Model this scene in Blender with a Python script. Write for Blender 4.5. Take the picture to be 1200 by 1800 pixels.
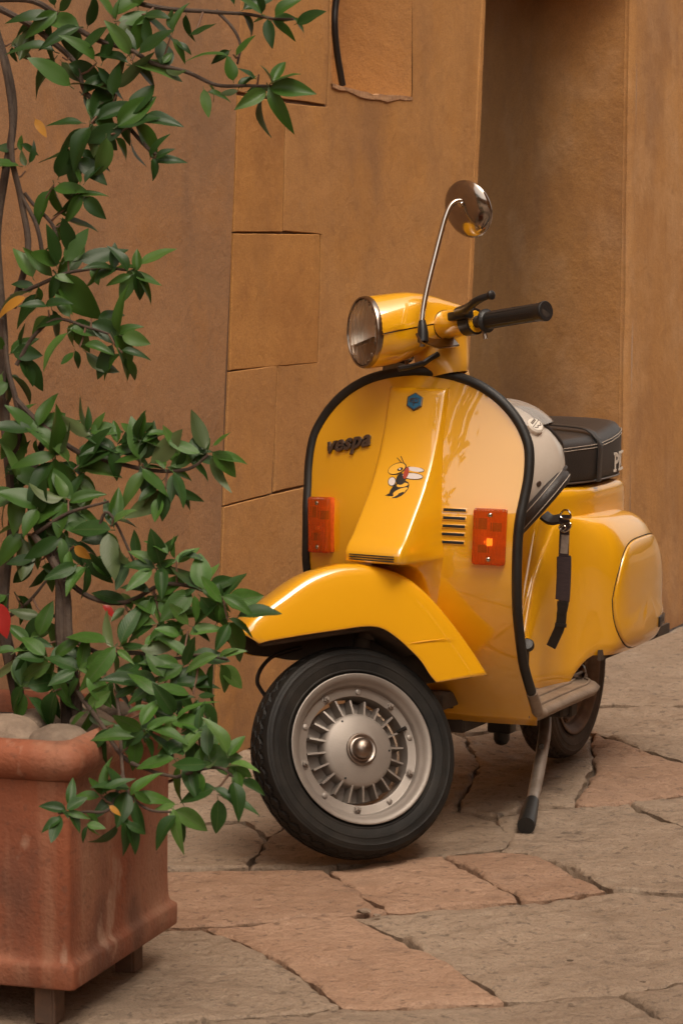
import bpy, bmesh, math, random
import numpy as np
from mathutils import Vector, Matrix, noise
from mathutils.geometry import delaunay_2d_cdt

random.seed(7)
sc = bpy.context.scene
for o in list(bpy.data.objects):
    bpy.data.objects.remove(o)
COL = sc.collection
R = math.radians

# ------------------------------------------------------------------ camera
FPX, CAMH = 4800.0, 1.25            # focal length in photo pixels (1200 wide), lens height
PITCH = math.atan(480 / FPX)
cd = bpy.data.cameras.new("camera")
cam = bpy.data.objects.new("camera", cd)
COL.objects.link(cam)
cam.location = (0, 0, CAMH)
cam.rotation_euler = (R(90) - PITCH, 0, 0)
cd.sensor_fit = 'HORIZONTAL'
cd.sensor_width = 24
cd.lens = 24 * FPX / 1200
cd.clip_start = 0.05
cd.clip_end = 500
cd.dof.use_dof = True
cd.dof.focus_distance = 5.6
cd.dof.aperture_fstop = 13
sc.camera = cam

# ------------------------------------------------------------------ sky, sun, exposure
SUN_EL, SUN_AZ = R(60), R(150)      # the sun stands behind the camera, veiled by cloud
w = bpy.data.worlds.new("World")
sc.world = w
w.use_nodes = True
nt = w.node_tree
bg = nt.nodes['Background']
sky = nt.nodes.new('ShaderNodeTexSky')
sky.sky_type = 'NISHITA'
sky.sun_disc = False
sky.sun_elevation = SUN_EL
sky.sun_rotation = SUN_AZ
sky.air_density = 1.0
sky.dust_density = 6.0
sky.ozone_density = 0.6
hs = nt.nodes.new('ShaderNodeHueSaturation')
hs.inputs['Saturation'].default_value = 0.25
mx = nt.nodes.new('ShaderNodeMix')
mx.data_type = 'RGBA'
mx.blend_type = 'MULTIPLY'
mx.inputs[0].default_value = 1
mx.inputs[7].default_value = (1.0, 0.90, 0.78, 1)
nt.links.new(sky.outputs[0], hs.inputs['Color'])
nt.links.new(hs.outputs[0], mx.inputs[6])
nt.links.new(mx.outputs[2], bg.inputs['Color'])
bg.inputs['Strength'].default_value = 0.15
sd = bpy.data.lights.new("sun", 'SUN')
sun = bpy.data.objects.new("sun", sd)
COL.objects.link(sun)
sd.energy = 0.5
sd.angle = R(35)
sd.color = (1.0, 0.88, 0.72)
sdir = Vector((math.sin(SUN_AZ) * math.cos(SUN_EL), math.cos(SUN_AZ) * math.cos(SUN_EL), math.sin(SUN_EL)))
sun.rotation_euler = sdir.to_track_quat('Z', 'Y').to_euler()
sun.location = (0, -4, 8)
sc.view_settings.view_transform = 'Standard'
sc.view_settings.look = 'None'
sc.view_settings.exposure = 0.84
sc.view_settings.gamma = 1
sc.view_settings.use_curve_mapping = False
sc.cycles.use_adaptive_sampling = False
sc.cycles.use_denoising = True
sc.cycles.denoiser = 'OPENIMAGEDENOISE'
sc.cycles.denoising_input_passes = 'RGB_ALBEDO_NORMAL'
sc.cycles.denoising_prefilter = 'ACCURATE'
sc.cycles.sample_clamp_indirect = 4
sc.cycles.blur_glossy = .5
sc.cycles.max_bounces = 8
sc.cycles.diffuse_bounces = 5
sc.cycles.glossy_bounces = 4
sc.cycles.transmission_bounces = 6
sc.cycles.transparent_max_bounces = 8

# ------------------------------------------------------------------ pixel -> place helpers
CP = np.array([0, 0, CAMH])
FW = np.array([0, math.cos(PITCH), -math.sin(PITCH)])
UP = np.array([0, math.sin(PITCH), math.cos(PITCH)])
RT = np.array([1.0, 0, 0])

def ray(px, py):
    d = FW * FPX + RT * (px - 600) + UP * (900 - py)
    return d / np.linalg.norm(d)

def at(px, py, D):
    d = ray(px, py)
    return Vector(CP + d * (D / d[1]))

def on_ground(px, py, z=0.0):
    d = ray(px, py)
    return Vector(CP + d * ((z - CAMH) / d[2]))

def topx(P):
    v = np.array(P) - CP
    d = v @ FW
    return 600 + FPX * (v @ RT) / d, 900 - FPX * (v @ UP) / d

# ------------------------------------------------------------------ materials
def rgba(c):
    return (c[0], c[1], c[2], 1)

def mat(name, col, rough=0.5, metal=0.0, coat=0.0, spec=0.5, col2=None, nscale=8, nstretch=(1, 1, 1),
        bump=0.0, bscale=200, rvar=0.0, sheen=0.0, coat_rough=0.03, contrast=(0.35, 0.65), bump2=0.0, b2scale=30, objrand=0.0, coat_ior=1.5):
    m = bpy.data.materials.new(name)
    m.use_nodes = True
    n = m.node_tree
    b = n.nodes['Principled BSDF']
    b.inputs['Base Color'].default_value = rgba(col)
    b.inputs['Roughness'].default_value = rough
    b.inputs['Metallic'].default_value = metal
    b.inputs['Coat Weight'].default_value = coat
    b.inputs['Coat Roughness'].default_value = coat_rough
    b.inputs['Specular IOR Level'].default_value = spec
    b.inputs['Coat IOR'].default_value = coat_ior
    tc = n.nodes.new('ShaderNodeTexCoord')
    mp = n.nodes.new('ShaderNodeMapping')
    mp.inputs['Scale'].default_value = nstretch
    n.links.new(tc.outputs['Object'], mp.inputs['Vector'])
    if col2 is not None or rvar:
        nz = n.nodes.new('ShaderNodeTexNoise')
        nz.inputs['Scale'].default_value = nscale
        nz.inputs['Detail'].default_value = 6
        nz.inputs['Roughness'].default_value = 0.65
        n.links.new(mp.outputs[0], nz.inputs['Vector'])
        rp = n.nodes.new('ShaderNodeValToRGB')
        rp.color_ramp.elements[0].position = contrast[0]
        rp.color_ramp.elements[1].position = contrast[1]
        n.links.new(nz.outputs['Fac'], rp.inputs[0])
        if col2 is not None:
            rp.color_ramp.elements[0].color = rgba(col)
            rp.color_ramp.elements[1].color = rgba(col2)
            n.links.new(rp.outputs[0], b.inputs['Base Color'])
        if rvar:
            mr = n.nodes.new('ShaderNodeMapRange')
            mr.inputs[3].default_value = rough - rvar
            mr.inputs[4].default_value = rough + rvar
            n.links.new(nz.outputs['Fac'], mr.inputs[0])
            n.links.new(mr.outputs[0], b.inputs['Roughness'])
    if objrand:
        oi = n.nodes.new('ShaderNodeObjectInfo')
        mr = n.nodes.new('ShaderNodeMapRange')
        mr.inputs[3].default_value = 1 - objrand
        mr.inputs[4].default_value = 1 + objrand
        n.links.new(oi.outputs['Random'], mr.inputs[0])
        h = n.nodes.new('ShaderNodeHueSaturation')
        n.links.new(mr.outputs[0], h.inputs['Value'])
        src = b.inputs['Base Color'].links[0].from_socket if b.inputs['Base Color'].is_linked else None
        if src:
            n.links.new(src, h.inputs['Color'])
        else:
            h.inputs['Color'].default_value = rgba(col)
        n.links.new(h.outputs[0], b.inputs['Base Color'])
    prev = None
    for (amt, scl) in ((bump2, b2scale), (bump, bscale)):
        if amt:
            nz = n.nodes.new('ShaderNodeTexNoise')
            nz.inputs['Scale'].default_value = scl
            nz.inputs['Detail'].default_value = 4
            n.links.new(tc.outputs['Object'], nz.inputs['Vector'])
            bp = n.nodes.new('ShaderNodeBump')
            bp.inputs['Strength'].default_value = 1
            bp.inputs['Distance'].default_value = amt
            n.links.new(nz.outputs['Fac'], bp.inputs['Height'])
            if prev:
                n.links.new(prev, bp.inputs['Normal'])
            prev = bp.outputs[0]
    if prev:
        n.links.new(prev, b.inputs['Normal'])
    return m

def plaster(name, a, b_, c_, stain, streak=0.5, seed=0.0, grain=0.0007):
    """lime plaster: mottled ochre, vertical weather streaks, damp foot, sand grain"""
    m = bpy.data.materials.new(name)
    m.use_nodes = True
    n = m.node_tree
    L = n.links.new
    bs = n.nodes['Principled BSDF']
    bs.inputs['Roughness'].default_value = 0.9
    bs.inputs['Specular IOR Level'].default_value = 0.2
    tc = n.nodes.new('ShaderNodeTexCoord')

    def nz(scale, stretch=(1, 1, 1), det=5, off=0.0):
        mp = n.nodes.new('ShaderNodeMapping')
        mp.inputs['Scale'].default_value = stretch
        mp.inputs['Location'].default_value = (seed + off, seed * .7 - off, off)
        L(tc.outputs['Object'], mp.inputs['Vector'])
        t = n.nodes.new('ShaderNodeTexNoise')
        t.inputs['Scale'].default_value = scale
        t.inputs['Detail'].default_value = det
        t.inputs['Roughness'].default_value = 0.62
        L(mp.outputs[0], t.inputs['Vector'])
        return t.outputs['Fac']

    def ramp(f, p0, p1):
        r = n.nodes.new('ShaderNodeMapRange')
        r.inputs[1].default_value = p0
        r.inputs[2].default_value = p1
        r.interpolation_type = 'SMOOTHSTEP'
        L(f, r.inputs[0])
        return r.outputs[0]

    def mixc(f, c1, c2, mode='MIX'):
        x = n.nodes.new('ShaderNodeMix')
        x.data_type = 'RGBA'
        x.blend_type = mode
        if isinstance(f, float):
            x.inputs[0].default_value = f
        else:
            L(f, x.inputs[0])
        for i, c in ((6, c1), (7, c2)):
            if isinstance(c, tuple):
                x.inputs[i].default_value = rgba(c)
            else:
                L(c, x.inputs[i])
        return x.outputs[2]

    def mul(f, k):
        q = n.nodes.new('ShaderNodeMath')
        q.operation = 'MULTIPLY'
        L(f, q.inputs[0])
        if isinstance(k, float):
            q.inputs[1].default_value = k
        else:
            L(k, q.inputs[1])
        return q.outputs[0]
    c = mixc(ramp(nz(1.6, det=6), 0.35, 0.65), a, b_)
    c = mixc(ramp(nz(4.5, off=3.1), 0.45, 0.75), c, c_)
    c = mixc(mul(ramp(nz(7, (1, 1, 0.16), off=7.7), 0.50, 0.85), streak * .7), c, stain)
    c = mixc(mul(ramp(nz(260, det=2, off=12.0), .40, .70), .42), c, stain)
    c = mixc(mul(ramp(nz(310, det=2, off=17.0), .56, .74), .32), c, tuple(min(1, q * 1.7) for q in b_))
    c = mixc(mul(ramp(nz(2.3, (1, 1, .6), det=7, off=21.0), .48, .72), .48), c, stain)
    c = mixc(mul(ramp(nz(3.3, (1, 1, .8), det=7, off=33.0), .56, .70), .5), c, c_)
    c = mixc(mul(ramp(nz(22, (1, 1, 0.8), off=1.3), 0.5, 0.8), 0.30), c, stain)
    # damp, scuffed foot of the wall
    sx = n.nodes.new('ShaderNodeSeparateXYZ')
    L(tc.outputs['Object'], sx.inputs[0])
    foot = n.nodes.new('ShaderNodeMapRange')
    foot.inputs[1].default_value = 0.55
    foot.inputs[2].default_value = 0.02
    L(sx.outputs[2], foot.inputs[0])
    c = mixc(mul(mul(foot.outputs[0], ramp(nz(5, off=5.5), 0.32, 0.62)), 0.75), c, stain)
    # pale scuffs and flecks
    c = mixc(mul(ramp(nz(55, (1, 1, .35), off=9.9), 0.72, 0.80), 0.35), c, tuple(min(1, q * 1.6 + .05) for q in a))
    L(c, bs.inputs['Base Color'])
    b1 = n.nodes.new('ShaderNodeBump')
    b1.inputs['Distance'].default_value = 0.006
    b1.inputs['Strength'].default_value = 0.8
    L(nz(14, off=2.2), b1.inputs['Height'])
    b3 = n.nodes.new('ShaderNodeBump')
    b3.inputs['Distance'].default_value = .0022
    b3.inputs['Strength'].default_value = 0.8
    L(mul(nz(80, off=6.1, det=3), ramp(nz(3.1, off=4.4), 0.35, 0.7)), b3.inputs['Height'])
    b2 = n.nodes.new('ShaderNodeBump')
    b2.inputs['Distance'].default_value = grain
    b2.inputs['Strength'].default_value = 0.9
    L(nz(210, det=3, off=8.0), b2.inputs['Height'])
    L(b1.outputs[0], b3.inputs['Normal'])
    L(b3.outputs[0], b2.inputs['Normal'])
    L(b2.outputs[0], bs.inputs['Normal'])
    return m

def stone_mat(name, a, b_, dark, light):
    m = bpy.data.materials.new(name)
    m.use_nodes = True
    n = m.node_tree
    L = n.links.new
    bs = n.nodes['Principled BSDF']
    bs.inputs['Roughness'].default_value = 0.72
    bs.inputs['Specular IOR Level'].default_value = 0.3
    tc = n.nodes.new('ShaderNodeTexCoord')
    oi = n.nodes.new('ShaderNodeObjectInfo')

    def nz(scale, stretch=(1, 1, 1), det=6, off=0.0, rough=.62):
        mp = n.nodes.new('ShaderNodeMapping')
        mp.inputs['Scale'].default_value = stretch
        mp.inputs['Location'].default_value = (off, -off, off)
        L(tc.outputs['Object'], mp.inputs['Vector'])
        t = n.nodes.new('ShaderNodeTexNoise')
        t.inputs['Scale'].default_value = scale
        t.inputs['Detail'].default_value = det
        t.inputs['Roughness'].default_value = rough
        L(mp.outputs[0], t.inputs['Vector'])
        return t.outputs['Fac']

    def ramp(f, p0, p1, o0=0.0, o1=1.0):
        r = n.nodes.new('ShaderNodeMapRange')
        for i, v in ((1, p0), (2, p1), (3, o0), (4, o1)):
            r.inputs[i].default_value = v
        L(f, r.inputs[0])
        return r.outputs[0]

    def mixc(f, c1, c2):
        x = n.nodes.new('ShaderNodeMix')
        x.data_type = 'RGBA'
        L(f, x.inputs[0])
        for i, c in ((6, c1), (7, c2)):
            if isinstance(c, tuple):
                x.inputs[i].default_value = rgba(c)
            else:
                L(c, x.inputs[i])
        return x.outputs[2]
    c = mixc(ramp(nz(3.2), .36, .64), a, b_)
    c = mixc(ramp(nz(13, (1, 1, 1), off=3), .55, .75, 0, .55), c, dark)
    c = mixc(ramp(nz(42, (1, 1, 1), off=5, det=3), .59, .67, 0, .7), c, dark)
    c = mixc(ramp(nz(95, (1, 1, 1), off=2, det=3), .58, .70, 0, .5), c, dark)
    c = mixc(ramp(nz(24, (1, 1, 1), off=8), .56, .75, 0, .5), c, light)
    c = mixc(ramp(nz(230, (1, 1, 1), off=13, det=2), .52, .72, 0, .45), c, dark)
    c = mixc(ramp(nz(260, (1, 1, 1), off=19, det=2), .56, .74, 0, .45), c, light)
    h = n.nodes.new('ShaderNodeHueSaturation')
    L(ramp(oi.outputs['Random'], 0, 1, .88, 1.12), h.inputs['Value'])
    L(c, h.inputs['Color'])
    L(h.outputs[0], bs.inputs['Base Color'])
    L(ramp(nz(12, off=4), .3, .7, .48, .80), bs.inputs['Roughness'])
    pv = None
    for sc_, st, dist, off in ((8, (1, 1, 1), .022, 1), (24, (1, 1, 1), .018, 5), (60, (1, 1, 1), .006, 2)):
        bp = n.nodes.new('ShaderNodeBump')
        bp.inputs['Distance'].default_value = dist
        bp.inputs['Strength'].default_value = .8
        L(nz(sc_, st, off=off), bp.inputs['Height'])
        if pv:
            L(pv, bp.inputs['Normal'])
        pv = bp.outputs[0]
    L(pv, bs.inputs['Normal'])
    return m

OCHRE = plaster("ochre plaster", (.40, .200, .072), (.47, .245, .088), (.44, .215, .065), (.20, .108, .058), .5, 0)
OCHRE_B = plaster("ochre block plaster", (.40, .188, .056), (.46, .225, .068), (.36, .165, .052), (.22, .105, .046), .4, 4)
OLD = plaster("weathered plaster", (.305, .165, .082), (.37, .20, .095), (.35, .175, .07), (.17, .108, .072), .9, 9)
SIDEW = plaster("side wall plaster", (.42, .212, .076), (.48, .250, .088), (.52, .30, .14), (.23, .125, .07), .65, 15)
BACKING = mat("joint mortar", (.12, .065, .035), .95)
BROKEN = mat("broken plaster edge", (.50, .29, .15), .95, col2=(.36, .20, .11), nscale=60, bump=.004, bscale=90)
GREY = stone_mat("grey sandstone", (.255, .186, .132), (.31, .232, .168), (.085, .062, .046), (.40, .32, .24))
PINK = stone_mat("pink sandstone", (.315, .190, .122), (.37, .235, .158), (.13, .080, .055), (.44, .30, .21))
DIRT = mat("dirt", (.10, .070, .048), .95, col2=(.17, .12, .085), nscale=30, bump=.01, bscale=60)

YELLOW = mat("yellow paint", (.80, .385, .004), .30, coat=1.0, spec=.6, coat_rough=.015, coat_ior=2.05, bump2=.0004, b2scale=6)
YELLOW_DULL = mat("duller yellow paint", (.60, .285, .02), .45, coat=.5, col2=(.70, .335, .010), nscale=6)  # darker and less glossy than the main yellow
RUBBER = mat("black rubber", (.010, .0095, .009), .45, col2=(.020, .018, .016), nscale=12, bump=.0004, bscale=300)
TYRE = mat("tyre rubber", (.009, .0085, .008), .55, spec=.22, col2=(.028, .024, .020), nscale=9, bump=.0005, bscale=220, contrast=(.4, .75))
TYRE_DIRTY = mat("dusty tyre rubber", (.045, .036, .030), .75, col2=(.10, .075, .058), nscale=12)
GRIP = mat("grip rubber", (.016, .015, .015), .42, bump=.0004, bscale=240)
SILVER = mat("silver wheel paint", (.22, .19, .168), .45, metal=.3, col2=(.28, .245, .215), nscale=7, rvar=.06, bump=.0002, bscale=300)
SILVER_DK = mat("dusty drum casting", (.20, .165, .14), .6, metal=.4, col2=(.29, .24, .20), nscale=25)
RUSTY = mat("dusty rusty rim", (.24, .17, .12), .65, metal=.3, col2=(.13, .085, .06), nscale=14)
CHROME = mat("chrome", (.62, .57, .52), .10, metal=1.0, rvar=.04, nscale=20)
CHROME_DK = mat("dull chrome", (.30, .25, .21), .22, metal=1.0)
STEEL = mat("worn steel", (.30, .26, .23), .36, metal=1.0, col2=(.24, .18, .14), nscale=18, rvar=.1)
DARKMETAL = mat("dark engine metal", (.028, .024, .022), .6, metal=.3, col2=(.06, .045, .035), nscale=15)
HOLLOW = mat("unlit hollow black", (.012, .011, .010), .8)
UNDER_DARK = mat("dark underside and arch shade", (.045, .033, .024), .8, col2=(.09, .06, .04), nscale=14)  # dark brown for undersides and for the shade blocks in the fender arch
FLOOR = mat("worn floor alloy", (.30, .225, .165), .55, metal=.25, col2=(.20, .145, .105), nscale=22, bump=.0006, bscale=120)
SEATV = mat("black vinyl", (.026, .022, .020), .42, bump=.0006, bscale=330, col2=(.036, .030, .027), nscale=10)
STITCH = mat("pale stitching", (.42, .36, .30), .7)
WHITE = mat("white print", (.72, .66, .58), .6)
HELM = mat("cream helmet lacquer", (.62, .56, .49), .24, coat=.7, col2=(.54, .475, .41), nscale=7)
LEATHER = mat("dark leather", (.030, .024, .022), .5, bump=.0008, bscale=180)
WEB = mat("plum black webbing", (.035, .022, .026), .85, col2=(.052, .034, .036), nscale=60, nstretch=(1, 1, 6))
GREYWEB = mat("grey webbing", (.22, .18, .155), .85, col2=(.30, .25, .21), nscale=90)
BADGE_BLUE = mat("blue enamel", (.008, .13, .26), .25, coat=.8)
BADGE_METAL = mat("dark chrome lettering", (.16, .125, .105), .35, metal=.8)
BLACKPL = mat("black plastic", (.014, .013, .013), .35)
def terracotta():
    m = mat("terracotta", (.27, .080, .034), .8, col2=(.19, .060, .029), nscale=6, bump=.0016, bscale=140, bump2=.004, b2scale=18)
    n = m.node_tree
    L = n.links.new
    b = n.nodes['Principled BSDF']
    src = b.inputs['Base Color'].links[0].from_socket
    tc = n.nodes.new('ShaderNodeTexCoord')
    for sc_, st, p0, p1, amt, col in ((5, (1, 1, .35), .46, .66, .65, (.34, .185, .115)), (28, (1, 1, .10), .55, .75, .45, (.34, .18, .11)), (9, (1, 1, .6), .52, .70, .7, (.105, .045, .028)), (90, (1, 1, 1), .58, .68, .45, (.12, .050, .030)), (14, (1, 1, .5), .62, .68, .5, (.42, .27, .19))):
        mp = n.nodes.new('ShaderNodeMapping')
        mp.inputs['Scale'].default_value = st
        mp.inputs['Location'].default_value = (sc_, 3, 1)
        t = n.nodes.new('ShaderNodeTexNoise')
        t.inputs['Scale'].default_value = sc_
        t.inputs['Detail'].default_value = 5
        r = n.nodes.new('ShaderNodeMapRange')
        for i, v in ((1, p0), (2, p1), (3, 0), (4, amt)):
            r.inputs[i].default_value = v
        x = n.nodes.new('ShaderNodeMix')
        x.data_type = 'RGBA'
        L(tc.outputs['Object'], mp.inputs[0])
        L(mp.outputs[0], t.inputs['Vector'])
        L(t.outputs['Fac'], r.inputs[0])
        L(r.outputs[0], x.inputs[0])
        L(src, x.inputs[6])
        x.inputs[7].default_value = rgba(col)
        src = x.outputs[2]
    L(src, b.inputs['Base Color'])
    return m
TERRA = terracotta()
IRON = mat("rusty iron foot", (.085, .050, .034), .75, col2=(.14, .075, .045), nscale=30)
SOIL = mat("potting soil", (.05, .033, .022), .95, bump=.02, bscale=60)
PEBBLE = mat("pale river stone", (.15, .108, .078), .85, col2=(.27, .20, .145), nscale=16, objrand=.3, bump=.004, bscale=60, bump2=.01, b2scale=22)
BARK = mat("woody stem bark", (.040, .026, .019), .85, col2=(.075, .050, .034), nscale=30, bump=.002, bscale=120)
TWIG = mat("young brown twig", (.12, .062, .036), .75)
LENSA = None

def amber():
    m = bpy.data.materials.new("amber lens plastic")
    m.use_nodes = True
    b = m.node_tree.nodes['Principled BSDF']
    b.inputs['Base Color'].default_value = (1.0, .22, .02, 1)
    b.inputs['Roughness'].default_value = .12
    b.inputs['Transmission Weight'].default_value = .75
    b.inputs['IOR'].default_value = 1.45
    n = m.node_tree
    tc = n.nodes.new('ShaderNodeTexCoord')
    wv = n.nodes.new('ShaderNodeTexWave')
    wv.inputs['Scale'].default_value = 55
    wv.bands_direction = 'Y'
    bp = n.nodes.new('ShaderNodeBump')
    bp.inputs['Distance'].default_value = .0015
    n.links.new(tc.outputs['Object'], wv.inputs['Vector'])
    n.links.new(wv.outputs['Fac'], bp.inputs['Height'])
    n.links.new(bp.outputs[0], b.inputs['Normal'])
    return m
AMBER = amber()
AMBERBACK = mat("amber lamp reflector", (.80, .15, .015), .35, metal=.2, col2=(.55, .07, .010), nscale=60)
REDLENS = mat("red lens plastic", (.35, .01, .008), .15, coat=1)

def glass(name, col, rough, trans=1.0, bump=0.0, bscale=60, alpha=1.0):
    m = bpy.data.materials.new(name)
    m.use_nodes = True
    n = m.node_tree
    b = n.nodes['Principled BSDF']
    b.inputs['Base Color'].default_value = rgba(col)
    b.inputs['Roughness'].default_value = rough
    b.inputs['Transmission Weight'].default_value = trans
    b.inputs['IOR'].default_value = 1.45
    b.inputs['Alpha'].default_value = alpha
    if bump:
        tc = n.nodes.new('ShaderNodeTexCoord')
        wv = n.nodes.new('ShaderNodeTexWave')
        wv.inputs['Scale'].default_value = bscale
        wv.bands_direction = 'Y'
        bp = n.nodes.new('ShaderNodeBump')
        bp.inputs['Distance'].default_value = bump
        n.links.new(tc.outputs['Object'], wv.inputs['Vector'])
        n.links.new(wv.outputs['Fac'], bp.inputs['Height'])
        n.links.new(bp.outputs[0], b.inputs['Normal'])
    return m
HGLASS = glass("headlight glass", (.97, .95, .92), .10, 1.0, .0010, 24)
REFLECTOR = mat("lamp reflector", (.78, .70, .62), .38, metal=.85)
def thin_visor():
    m = bpy.data.materials.new("clear visor")
    m.use_nodes = True
    n = m.node_tree
    n.nodes.remove(n.nodes['Principled BSDF'])
    out = n.nodes['Material Output']
    a, b, x, f = (n.nodes.new('ShaderNode' + k) for k in ('BsdfTransparent', 'BsdfGlossy', 'MixShader', 'Fresnel'))
    a.inputs[0].default_value = (.93, .89, .85, 1)
    b.inputs['Roughness'].default_value = .03
    f.inputs[0].default_value = 2.1
    n.links.new(f.outputs[0], x.inputs[0])
    n.links.new(a.outputs[0], x.inputs[1])
    n.links.new(b.outputs[0], x.inputs[2])
    dfs, x2 = n.nodes.new('ShaderNodeBsdfDiffuse'), n.nodes.new('ShaderNodeMixShader')
    dfs.inputs[0].default_value = (.78, .72, .66, 1)
    x2.inputs[0].default_value = .28                 # pale diffuse mixed in, standing in for sky mirrored on the visor
    n.links.new(x.outputs[0], x2.inputs[1])
    n.links.new(dfs.outputs[0], x2.inputs[2])
    n.links.new(x2.outputs[0], out.inputs[0])
    return m
VISOR = thin_visor()

def leaf_mat(name, top, under, gloss=.33, var=.18):
    m = bpy.data.materials.new(name)
    m.use_nodes = True
    n = m.node_tree
    L = n.links.new
    b = n.nodes['Principled BSDF']
    b.inputs['Roughness'].default_value = gloss
    b.inputs['Specular IOR Level'].default_value = .32
    g = n.nodes.new('ShaderNodeNewGeometry')
    oi = n.nodes.new('ShaderNodeObjectInfo')
    tc = n.nodes.new('ShaderNodeTexCoord')
    nz = n.nodes.new('ShaderNodeTexNoise')
    nz.inputs['Scale'].default_value = 5
    L(tc.outputs['Object'], nz.inputs['Vector'])
    # lateral veins, paler midrib
    sx = n.nodes.new('ShaderNodeSeparateXYZ')
    L(tc.outputs['Object'], sx.inputs[0])
    ab = n.nodes.new('ShaderNodeMath'); ab.operation = 'ABSOLUTE'
    L(sx.outputs[0], ab.inputs[0])
    rib = n.nodes.new('ShaderNodeMapRange')
    rib.inputs[1].default_value = .004; rib.inputs[2].default_value = .018
    rib.inputs[3].default_value = .55; rib.inputs[4].default_value = 0
    L(ab.outputs[0], rib.inputs[0])
    mixn = n.nodes.new('ShaderNodeMix'); mixn.data_type = 'RGBA'
    L(nz.outputs['Fac'], mixn.inputs[0])
    mixn.inputs[6].default_value = rgba(tuple(q * .75 for q in top))
    mixn.inputs[7].default_value = rgba(tuple(q * 1.3 for q in top))
    mr = n.nodes.new('ShaderNodeMix'); mr.data_type = 'RGBA'
    L(rib.outputs[0], mr.inputs[0])
    L(mixn.outputs[2], mr.inputs[6])
    mr.inputs[7].default_value = rgba(under)
    mb = n.nodes.new('ShaderNodeMix'); mb.data_type = 'RGBA'
    L(g.outputs['Backfacing'], mb.inputs[0])
    L(mr.outputs[2], mb.inputs[6])
    mb.inputs[7].default_value = rgba(under)
    v = n.nodes.new('ShaderNodeMapRange')
    v.inputs[3].default_value = 1 - var; v.inputs[4].default_value = 1 + var * 1.6
    L(oi.outputs['Random'], v.inputs[0])
    h = n.nodes.new('ShaderNodeHueSaturation')
    L(v.outputs[0], h.inputs['Value'])
    L(mb.outputs[2], h.inputs['Color'])
    L(h.outputs[0], b.inputs['Base Color'])
    wv = n.nodes.new('ShaderNodeTexWave')
    wv.inputs['Scale'].default_value = 4.5
    wv.inputs['Distortion'].default_value = 1.2
    ad = n.nodes.new('ShaderNodeMath')
    ad.operation = 'MULTIPLY_ADD'
    ad.inputs[1].default_value = -1.3
    L(ab.outputs[0], ad.inputs[0])
    L(sx.outputs[1], ad.inputs[2])
    cx = n.nodes.new('ShaderNodeCombineXYZ')
    L(ad.outputs[0], cx.inputs[0])
    L(cx.outputs[0], wv.inputs['Vector'])
    bp = n.nodes.new('ShaderNodeBump')
    bp.inputs['Distance'].default_value = .0006
    bp.inputs['Strength'].default_value = .25
    L(wv.outputs['Fac'], bp.inputs['Height'])
    L(bp.outputs[0], b.inputs['Normal'])
    tr = n.nodes.new('ShaderNodeBsdfTranslucent')
    hg = n.nodes.new('ShaderNodeHueSaturation')
    hg.inputs['Value'].default_value = 1.5
    hg.inputs['Hue'].default_value = .485
    L(h.outputs[0], hg.inputs['Color'])
    L(hg.outputs[0], tr.inputs['Color'])
    ms = n.nodes.new('ShaderNodeMixShader')
    ms.inputs[0].default_value = .22
    L(b.outputs[0], ms.inputs[1])
    L(tr.outputs[0], ms.inputs[2])
    L(ms.outputs[0], n.nodes['Material Output'].inputs['Surface'])
    return m
LEAF_D = leaf_mat("dark green leaf", (.022, .060, .012), (.060, .092, .030), .40)
LEAF_M = leaf_mat("mid green leaf", (.046, .112, .017), (.08, .115, .045), .40)
LEAF_L = leaf_mat("light green leaf", (.075, .150, .032), (.12, .165, .065), .38)
LEAF_R = leaf_mat("red leaf", (.38, .025, .020), (.30, .05, .03))
LEAF_O = leaf_mat("yellowing leaf", (.42, .20, .03), (.35, .18, .04))

# ------------------------------------------------------------------ object helpers
def mk(name, V, Fc, m=None, parent=None, smooth=True, sharp=40, mats=None, fm=None):
    me = bpy.data.meshes.new(name)
    me.from_pydata([tuple(v) for v in V], [], Fc)
    me.update()
    if smooth:
        me.polygons.foreach_set('use_smooth', [True] * len(me.polygons))
        if sharp:
            me.set_sharp_from_angle(angle=R(sharp))
    o = bpy.data.objects.new(name, me)
    if mats:
        for q in mats:
            me.materials.append(q)
        if fm:
            me.polygons.foreach_set('material_index', fm)
    elif m:
        me.materials.append(m)
    COL.objects.link(o)
    if parent is not None:
        o.parent = parent
    return o

def fixn(o):
    bm = bmesh.new()
    bm.from_mesh(o.data)
    bmesh.ops.recalc_face_normals(bm, faces=bm.faces)
    bm.to_mesh(o.data)
    bm.free()
    return o

def tag(o, label=None, cat=None, group=None, kind=None):
    for k, v in (('label', label), ('category', cat), ('group', group), ('kind', kind)):
        if v:
            o[k] = v
    return o

def empty(name, loc=(0, 0, 0)):
    o = bpy.data.objects.new(name, None)
    o.empty_display_size = .1
    o.location = loc
    COL.objects.link(o)
    return o

def cat(pts, k=6, closed=False):
    """catmull-rom through the points"""
    P = [Vector(p) for p in pts]
    n = len(P)
    out = []
    for i in range(n if closed else n - 1):
        if closed:
            a, b, c, d = P[(i - 1) % n], P[i], P[(i + 1) % n], P[(i + 2) % n]
        else:
            b, c = P[i], P[i + 1]
            a = P[i - 1] if i else b * 2 - c
            d = P[i + 2] if i + 2 < n else c * 2 - b
        for j in range(k):
            t = j / k
            out.append(.5 * ((2 * b) + (c - a) * t + (2 * a - 5 * b + 4 * c - d) * t * t + (3 * b - a - 3 * c + d) * t ** 3))
    if not closed:
        out.append(P[-1])
    return out

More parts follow.
